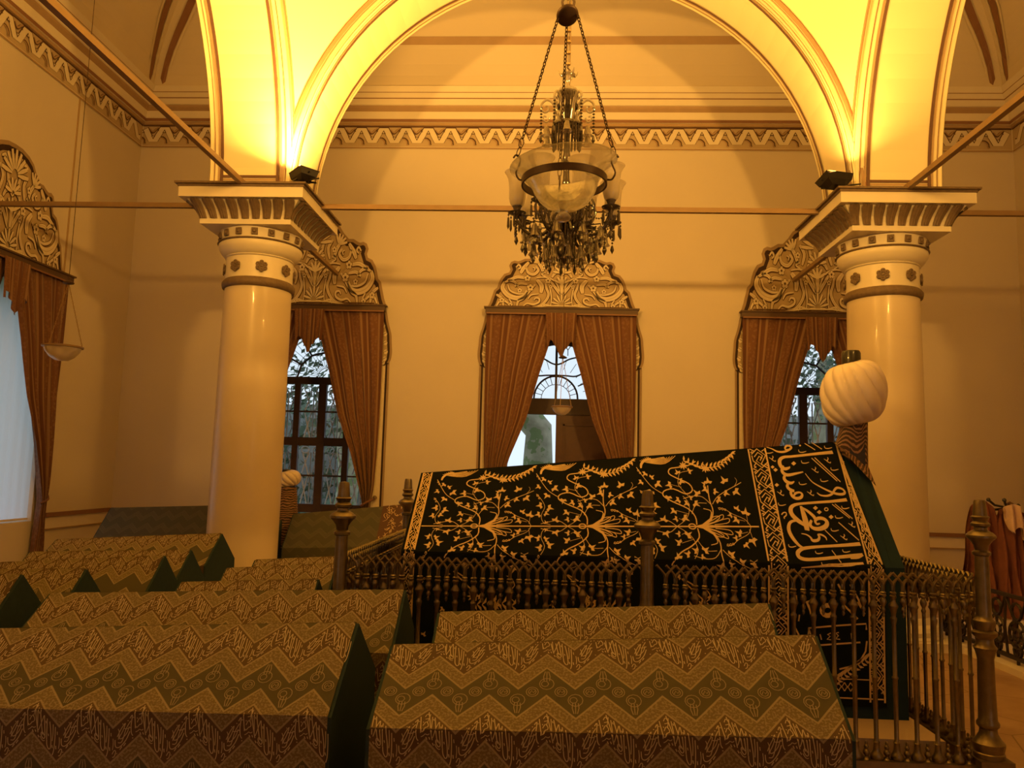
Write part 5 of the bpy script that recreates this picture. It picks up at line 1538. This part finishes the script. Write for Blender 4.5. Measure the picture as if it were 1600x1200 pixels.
# ------------------------------------------------------------------ stand with robes at right
sx_, sy_ = 4.44, 8.0
st = thing('coat_stand', (sx_, sy_, .055), 'wooden stand with dark pegs holding red-brown robes behind the fence corner', 'coat stand')
m = MB(); m.lathe([(.20, .055), (.20, .08), (.03, .10), (.025, .13), (.022, 1.35), (.03, 1.38), (0, 1.40)], (sx_, sy_, 0), 14); m.build('pole', WOODD, st, 50)
for k, (dx, z) in enumerate(((-.36, 1.36), (-.26, 1.41), (-.11, 1.41), (.02, 1.36), (.14, 1.30))):
    m = MB(); m.tube([(sx_, sy_, 1.33), (sx_ + dx * .7, sy_ - .06, z - .05), (sx_ + dx, sy_ - .10, z)], .012, 6); m.lathe([(0, -.02), (.018, -.01), (.02, .005), (.012, .018), (0, .022)], (sx_ + dx, sy_ - .10, z), 10)
    m.build('peg', CAPB, st, 50)
def robe(x0, x1, xb0, xb1, zt, zb, mt, label, ph, yo):
    m = MB()
    def F(a, b):
        xt = x0 + (x1 - x0) * a; xb = xb0 + (xb1 - xb0) * a
        x = xt + (xb - xt) * b ** .8
        zt_ = zt - .10 * (2 * a - 1) ** 2
        y = sy_ - .10 - yo + .05 * math.sin(a * 19 + ph) * (.25 + b) + .02 * math.sin(b * 9 + a * 5)
        return Vector((x, y, zt_ + (zb - zt_) * b))
    m.grid(F, 36, 22); n = len(m.v)
    # back layer for thickness
    m.grid(lambda a, b: F(a, b) + Vector((0, .07, 0)), 36, 22)
    tag(m.build('robe', mt, smooth=70), label, 'robe', 'robes hanging on the wooden stand')
robe(4.02, 4.22, 3.90, 4.36, 1.40, .42, ROBE, 'reddish brown robe hanging at the left of the wooden stand', 0, .02)
robe(4.24, 4.42, 4.22, 4.60, 1.33, .30, ROBE, 'reddish brown robe hanging in the middle of the wooden stand', 2, .06)
robe(4.40, 4.58, 4.40, 4.92, 1.30, .30, ROBE2, 'dark red robe hanging at the right of the wooden stand', 4, .0)
m = MB()
def F(a, b):
    x = 4.25 + .17 * a + .05 * b; z = 1.38 - .06 * (2 * a - 1) ** 2 - (.30 + .06 * math.sin(a * 9)) * b * (1 - .6 * abs(a - .65))
    return Vector((x, sy_ - .24 + .03 * math.sin(a * 14 + b * 3), z))
m.grid(F, 20, 10); m.grid(lambda a, b: F(a, b) + Vector((0, .03, 0)), 20, 10)
tag(m.build('scarf', PINK, smooth=70), 'pale pink scarf bunched over the robes on the wooden stand', 'scarf')

# ------------------------------------------------------------------ hanging lamps
def chain(m, a, b, link=.035, r=.0028, wd=.011, mi=0):
    a, b = Vector(a), Vector(b); L = (b - a).length; n = max(1, int(L / (link * .78))); d = (b - a) / n; dn = d.normalized()
    s1 = dn.orthogonal().normalized(); s2 = dn.cross(s1)
    for k in range(n):
        c = a + d * (k + .5); s = s1 if k % 2 else s2
        pts = [c + dn * (link * .5 * math.cos(t)) + s * (wd * .5 * math.sin(t)) for t in [2 * PI * j / 8 for j in range(8)]]
        m.tube(pts, r, 4, mi, closed=True)
def arc_shell(prof, th=.004):
    """open bowl: outer and inner surface"""
    return prof + [(max(0, r - th), z + th * .5) for r, z in reversed(prof)]
def small_lamp(c, R, label, ztop, disc):
    x, y, z = c
    root = thing('hanging_bowl_lamp', (x, y, z), label, 'hanging lamp', 'small glass bowl lamps')
    m = MB(); m.lathe(arc_shell([(0, -R * .82), (R * .35, -R * .78), (R * .65, -R * .58), (R * .88, -R * .28), (R * .98, 0)]), (x, y, z), 28, cap=False); m.build('glass_bowl', GLS2, root, 80)
    m = MB(); m.lathe([(R * .96, -.012), (R * 1.06, -.010), (R * 1.08, .006), (R * .98, .010), (R * .96, -.012)], (x, y, z), 28, cap=False); m.build('rim_ring', CHAIN2, root, 60)
    for k in range(3):
        a = 2 * PI * k / 3 + .35; m = MB(); chain(m, (x + R * math.cos(a), y + R * math.sin(a), z), (x, y, disc), .030, .002, .010); m.build('chain', CHAIN2, root)
    m = MB(); m.lathe([(.0, -.02), (.05, -.01), (.055, .0), (.02, .02), (0, .03)], (x, y, disc), 14); m.build('canopy_disc', CHAIN, root, 50)
    m = MB(); m.tube([(x, y, disc), (x, y, ztop)], .0035, 5); m.build('suspension_wire', CHAIN, root)
small_lamp((-4.97, 7.4, 2.67), .175, 'glass bowl lamp hanging before the curtain of the left side wall', 8.2, 3.32)
small_lamp((.02, 9.7, 2.375), .128, 'small glass bowl lamp hanging in front of the open doorway', 8.3, 3.0)

# big glass bowl lamp in front of the chandelier
bx, by, bz = -.066, 3.40, 2.93
lamp = thing('glass_bowl_lamp', (bx, by, 2.70), 'large clear glass bowl lamp in an iron ring in front of the chandelier', 'hanging lamp')
TL_ = Matrix.Rotation(rad(-6), 3, 'Y')
m = MB(); m.lathe(arc_shell([(.0, -.190), (.05, -.186), (.09, -.168), (.122, -.135), (.142, -.098), (.152, -.068), (.175, -.035), (.212, .0), (.238, .020), (.245, .024)], .004), (bx - .005, by, bz), 48, 0, TL_, cap=False)
m.build('glass_bowl', GLS, lamp, 80)
m = MB(); m.lathe([(.006, -.215), (.028, -.235), (.036, -.25), (.030, -.262), (0, -.266)], (bx - .03, by, bz + .025), 20, 0, TL_); m.lathe([(.0, -.17), (.02, -.175), (.012, -.20), (.01, -.22)], (bx - .03, by, bz + .025), 14, 0, TL_); m.build('glass_knob', CRYL, lamp, 70)
m = MB(); m.lathe([(.186, -.045), (.194, -.045), (.194, -.012), (.186, -.012), (.186, -.045)], (bx - .003, by, bz - .030), 48, 0, Matrix.Rotation(rad(-1), 3, 'Y'), cap=False); m.build('iron_ring', IRON if False else CHAIN, lamp, 40)
zt_ = 3.675; hooks = []
for k, (dx, dy) in enumerate(((-.186, -.02), (.190, -.03), (-.02, .188))):
    m = MB(); h = Vector((bx + dx, by + dy, bz - .055)); o_ = Vector((dx, dy, 0)).normalized()
    pts = [h + o_ * .0, h + o_ * .02 + Vector((0, 0, .0)), h + o_ * .035 + Vector((0, 0, .03)), h + o_ * .02 + Vector((0, 0, .07)), h + o_ * .018 + Vector((0, 0, .10)), h + o_ * .036 + Vector((0, 0, .115)), h + o_ * .048 + Vector((0, 0, .10))]
    m.tube(smooth_path([tuple(p) for p in pts], 3), .0042, 6); m.build('hook', CHAIN, lamp, 60)
    top = Vector((bx + .0 + dx * .23, by + dy * .2, zt_ + .0)); hb = h + o_ * .03 + Vector((0, 0, .11))
    m = MB(); d = (top - hb); 
    chain(m, hb, hb + d * .12, .05, .0026, .026); chain(m, hb + d * .12, top, .022, .0030, .013); m.build('chain', CHAIN, lamp)
m = MB(); m.lathe([(0, -.012), (.045, -.012), (.052, -.004), (.052, .004), (.02, .018), (0, .02)], (bx - .003, by, zt_ + .0), 24, 0, Matrix.Rotation(rad(-14), 3, 'Y') @ Matrix.Rotation(rad(-30), 3, 'X')); m.build('suspension_disc', CHAIN, lamp, 50)
m = MB(); m.tube([(bx + .028 * math.cos(t), by, zt_ + .063 + .030 * math.sin(t)) for t in [2 * PI * j / 16 for j in range(16)]], .006, 6, closed=True); m.build('top_ring', CHAIN, lamp, 60)
m = MB(); chain(m, (bx, by, zt_ + .085), (bx, by, 8.6), .06, .006, .026); m.tube([(bx, by, 8.5), (bx, by, 9.85)], .008, 6); m.build('suspension_chain', CHAIN, lamp)

# ------------------------------------------------------------------ crystal chandelier
ex, ey = -.043, 4.78
ch = thing('chandelier', (ex, ey, 2.82), 'smoky crystal chandelier with frosted glass shades hanging behind the glass bowl lamp', 'chandelier')
A = lambda z: (ex, ey, z)
m = MB(); m.lathe([(.012, 2.95), (.03, 3.0), (.016, 3.04), (.05, 3.09), (.06, 3.13), (.05, 3.19), (.02, 3.22), (.018, 3.35), (.03, 3.38), (.022, 3.42), (.018, 3.52), (.03, 3.55), (.02, 3.60), (.016, 3.95), (.02, 4.0)], A(0), 16); m.build('stem', CRY, ch, 60)
m = MB(); m.lathe([(.016, 4.015), (.014, 4.03), (.016, 4.07), (.024, 4.095), (.036, 4.115), (.044, 4.122), (.047, 4.119), (.03, 4.105)], A(0), 16, cap=False)
for k in range(6):
    a = PI / 3 * k + .1; m.tube([(ex + .038 * math.cos(a), ey + .038 * math.sin(a), 4.112), (ex + .055 * math.cos(a), ey + .055 * math.sin(a), 4.128), (ex + .062 * math.cos(a), ey + .062 * math.sin(a), 4.146)], [.012, .008, .002], 6)
m.build('trumpet_finial', CRYL, ch, 70)
m = MB(); m.tube(smooth_path([(ex, ey, 4.13), (ex + .012, ey, 4.15), (ex - .008, ey, 4.17), (ex, ey, 4.19)], 3), .004, 6); m.build('hook', CHAIN, ch, 60)
m = MB(); z = 4.18
while z < 9.9:
    m.lathe([(0, 0), (.014, .008), (.014, .02), (0, .028)], (ex, ey, z), 8); z += .026
    for s in (-.010, .010): m.tube([(ex + s, ey, z), (ex + s, ey, z + .052)], .003, 4)
    z += .05
m.build('suspension_chain', CHAIN2, ch)
def rim_drops(R, z, n, ln, name, mt=CRY, w=.007, part=True, beads=0):
    m = MB()
    for k in range(n):
        a = 2 * PI * k / n; x, y = ex + R * math.cos(a), ey + R * math.sin(a)
        if part: m = MB()
        zz = z
        for b in range(beads):
            m.lathe([(0, 0), (w * .8, -w), (0, -2 * w)], (x, y, zz), 6); zz -= 2.1 * w
        m.lathe([(0, zz - z), (w * .7, zz - z - .006), (w, zz - z - ln * .6), (w * .6, zz - z - ln * .9), (0, zz - z - ln)], (x, y, z), 6)
        if part: m.build(name, mt, ch)
    if not part: m.build(name, mt, ch)
# top canopy and its fringe, then the middle tier
m = MB(); m.lathe([(.02, 4.02), (.06, 4.018), (.068, 4.008), (.068, 3.995), (.06, 3.99)], A(0), 24); m.build('top_canopy', CRYL, ch, 50)
rim_drops(.064, 3.99, 22, .11, 'fringe_prism', part=False, w=.006)
m = MB(); m.lathe([(.045, 3.9), (.05, 3.80), (.085, 3.79), (.098, 3.778), (.098, 3.765), (.08, 3.76)], A(0), 24, cap=False); m.build('middle_crown', CRY, ch, 50)
rim_drops(.094, 3.765, 26, .13, 'fringe_prism', part=False, w=.008)
for k in range(6):
    a = 2 * PI * k / 6 + .0; c_, s_ = math.cos(a), math.sin(a); m = MB()
    pts = [(.05, 3.80), (.07, 3.88), (.10, 3.935), (.135, 3.95), (.165, 3.925), (.168, 3.885), (.145, 3.865), (.122, 3.88), (.128, 3.905), (.145, 3.905)]
    q = smooth_path(pts, 4); m.tube([(ex + r * c_, ey + r * s_, z) for r, z in q], [.011 * (1 - .5 * i / len(q)) for i in range(len(q))], 7)
    q = smooth_path([(.115, 3.83), (.13, 3.80), (.155, 3.815), (.15, 3.84), (.135, 3.835)], 4); m.tube([(ex + r * c_, ey + r * s_, z) for r, z in q], .006, 6)
    m.build('scroll_arm', CRYL, ch, 70)
    m = MB(); z = 3.905
    while z > 3.72:
        m.lathe([(0, 0), (.010, -.009), (0, -.018)], (ex + .168 * c_, ey + .168 * s_, z), 7); z -= .021
    m.lathe([(0, 0), (.008, -.012), (.012, -.04), (0, -.06)], (ex + .168 * c_, ey + .168 * s_, z), 7); m.build('bead_string', CRY, ch)
    m = MB(); b = a + .5; m.lathe([(.012, .02), (.018, .0), (.024, -.03), (.034, -.045)], (ex + .15 * math.cos(b), ey + .15 * math.sin(b), 3.72), 10, cap=False); m.build('glass_bell', CRYB, ch, 70)
# main tier: eight arms with shades
m = MB(); m.lathe([(.03, 3.22), (.075, 3.20), (.09, 3.17), (.085, 3.13), (.05, 3.10), (.06, 3.07), (.05, 3.04)], A(0), 24); m.build('arm_plate', CRY, ch, 50)
m = MB(); m.lathe([(.05, 3.05), (.055, 3.0), (.045, 2.96), (.02, 2.93), (.03, 2.90), (.0, 2.86)], A(0), 16); m.build('bottom_ball', CRY, ch, 50)
rim_drops(.05, 3.02, 14, .14, 'fringe_prism', part=False, w=.008)
RA_ = .315
rim_drops(.088, 3.14, 20, .12, 'fringe_prism', part=False, w=.009)
for k in range(10):
    a = 2 * PI * (k + .15) / 10; x, y = ex + .25 * math.cos(a), ey + .25 * math.sin(a)
    m = MB(); m.lathe([(.010, .03), (.018, .01), (.024, -.03), (.036, -.05)], (x, y, 3.045), 12, cap=False); m.build('glass_bell', CRYB, ch, 70)
    m = MB(); m.tube([(ex + .06 * math.cos(a), ey + .06 * math.sin(a), 3.10), (x, y, 3.09), (x, y, 3.0)], .0045, 5); m.lathe([(0, -.045), (.007, -.055), (.013, -.085), (0, -.115)], (x, y, 3.045), 8); m.build('bell_drop', CRY, ch)
for k in range(8):
    a = 2 * PI * (k + .35) / 8; c_, s_ = math.cos(a), math.sin(a)
    hh = .02 * (k % 2)
    m = MB(); q = smooth_path([(.07, 3.15), (.12, 3.07), (.18, 3.03), (.25, 3.05), (.30, 3.10), (RA_, 3.15 + hh)], 4)
    m.tube([(ex + r * c_, ey + r * s_, z) for r, z in q], .011, 7)
    q = smooth_path([(.10, 3.12), (.13, 3.22), (.17, 3.27), (.20, 3.22), (.175, 3.17)], 4); m.tube([(ex + r * c_, ey + r * s_, z) for r, z in q], .008, 6)
    arm = m.build('arm', CRY, ch, 70)
    X, Y, Z = ex + RA_ * c_, ey + RA_ * s_, 3.15 + hh
    m = MB(); m.lathe([(.012, -.02), (.02, 0), (.055, .012), (.058, .018), (.03, .02), (.02, .03), (.026, .05), (.032, .06), (.03, .066)], (X, Y, Z), 16); m.build('candle_cup', CRY, arm, 50)
    m = MB(); m.lathe(arc_shell([(.032, .058), (.044, .075), (.052, .11), (.053, .18), (.060, .235), (.076, .268), (.084, .278)], .003), (X, Y, Z), 20, cap=False); m.build('glass_shade', GLS2, arm, 80)
    for j in range(6):
        b = 2 * PI * j / 6 + a; m = MB(); x, y = X + .054 * math.cos(b), Y + .054 * math.sin(b)
        m.lathe([(0, .01), (.007, .0), (0, -.012)], (x, y, Z), 6); m.lathe([(0, -.012), (.006, -.02), (.008, -.075), (0, -.095)], (x, y, Z), 6)
        m.build('crystal_pendant', CRY, arm)
    m = MB(); z = Z - .03
    while z > Z - .12: m.lathe([(0, 0), (.008, -.009), (0, -.018)], (X, Y, z), 6); z -= .02
    m.lathe([(0, 0), (.007, -.01), (.013, -.035), (0, -.062)], (X, Y, z), 8); m.build('long_drop', CRY, arm)
    # bells and drops on the inner lower ring
    b = a + .39; x, y = ex + .20 * math.cos(b), ey + .20 * math.sin(b)
    m = MB(); m.lathe([(.010, .03), (.016, .01), (.022, -.03), (.034, -.05)], (x, y, 3.01 - .03 * (k % 2)), 12, cap=False); m.build('glass_bell', CRYB, ch, 70)
    m = MB(); m.lathe([(0, -.045), (.006, -.055), (.012, -.085), (0, -.11)], (x, y, 3.01 - .03 * (k % 2)), 8); m.tube([(x, y, 3.04), (x, y, 2.96)], .004, 5); m.build('bell_drop', CRY, ch)
    b = a - .1; x, y = ex + .115 * math.cos(b), ey + .115 * math.sin(b)
    m = MB(); m.lathe([(.010, .03), (.016, .01), (.022, -.03), (.034, -.05)], (x, y, 2.93), 12, cap=False); m.build('glass_bell', CRYB, ch, 70)
    m = MB(); m.lathe([(0, -.045), (.006, -.055), (.012, -.085), (0, -.11)], (x, y, 2.93), 8); m.tube([(x, y, 3.04), (x, y, 2.88)], .004, 5); m.build('bell_drop', CRY, ch)
    # bead festoon to the next arm
    m = MB(); a2 = a + 2 * PI / 8
    p0, p1 = Vector((X, Y, Z - .01)), Vector((ex + .09 * c_, ey + .09 * s_, 3.32))
    for j in range(15):
        f = j / 14; p = p0.lerp(p1, f); p.z -= .10 * math.sin(PI * f); m.lathe([(0, .008), (.008, 0), (0, -.008)], p, 6)
    m.build('bead_festoon', CRY, ch)
    m = MB(); x, y = ex + .25 * math.cos(a + .39), ey + .25 * math.sin(a + .39)
    z = 3.12
    while z > 3.0: m.lathe([(0, 0), (.009, -.010), (0, -.02)], (x, y, z), 6); z -= .022
    m.lathe([(0, 0), (.008, -.012), (.014, -.04), (0, -.07)], (x, y, z), 8); m.tube([(x, y, 3.13), (X, Y, Z)], .004, 5); m.build('bead_string', CRY, ch)
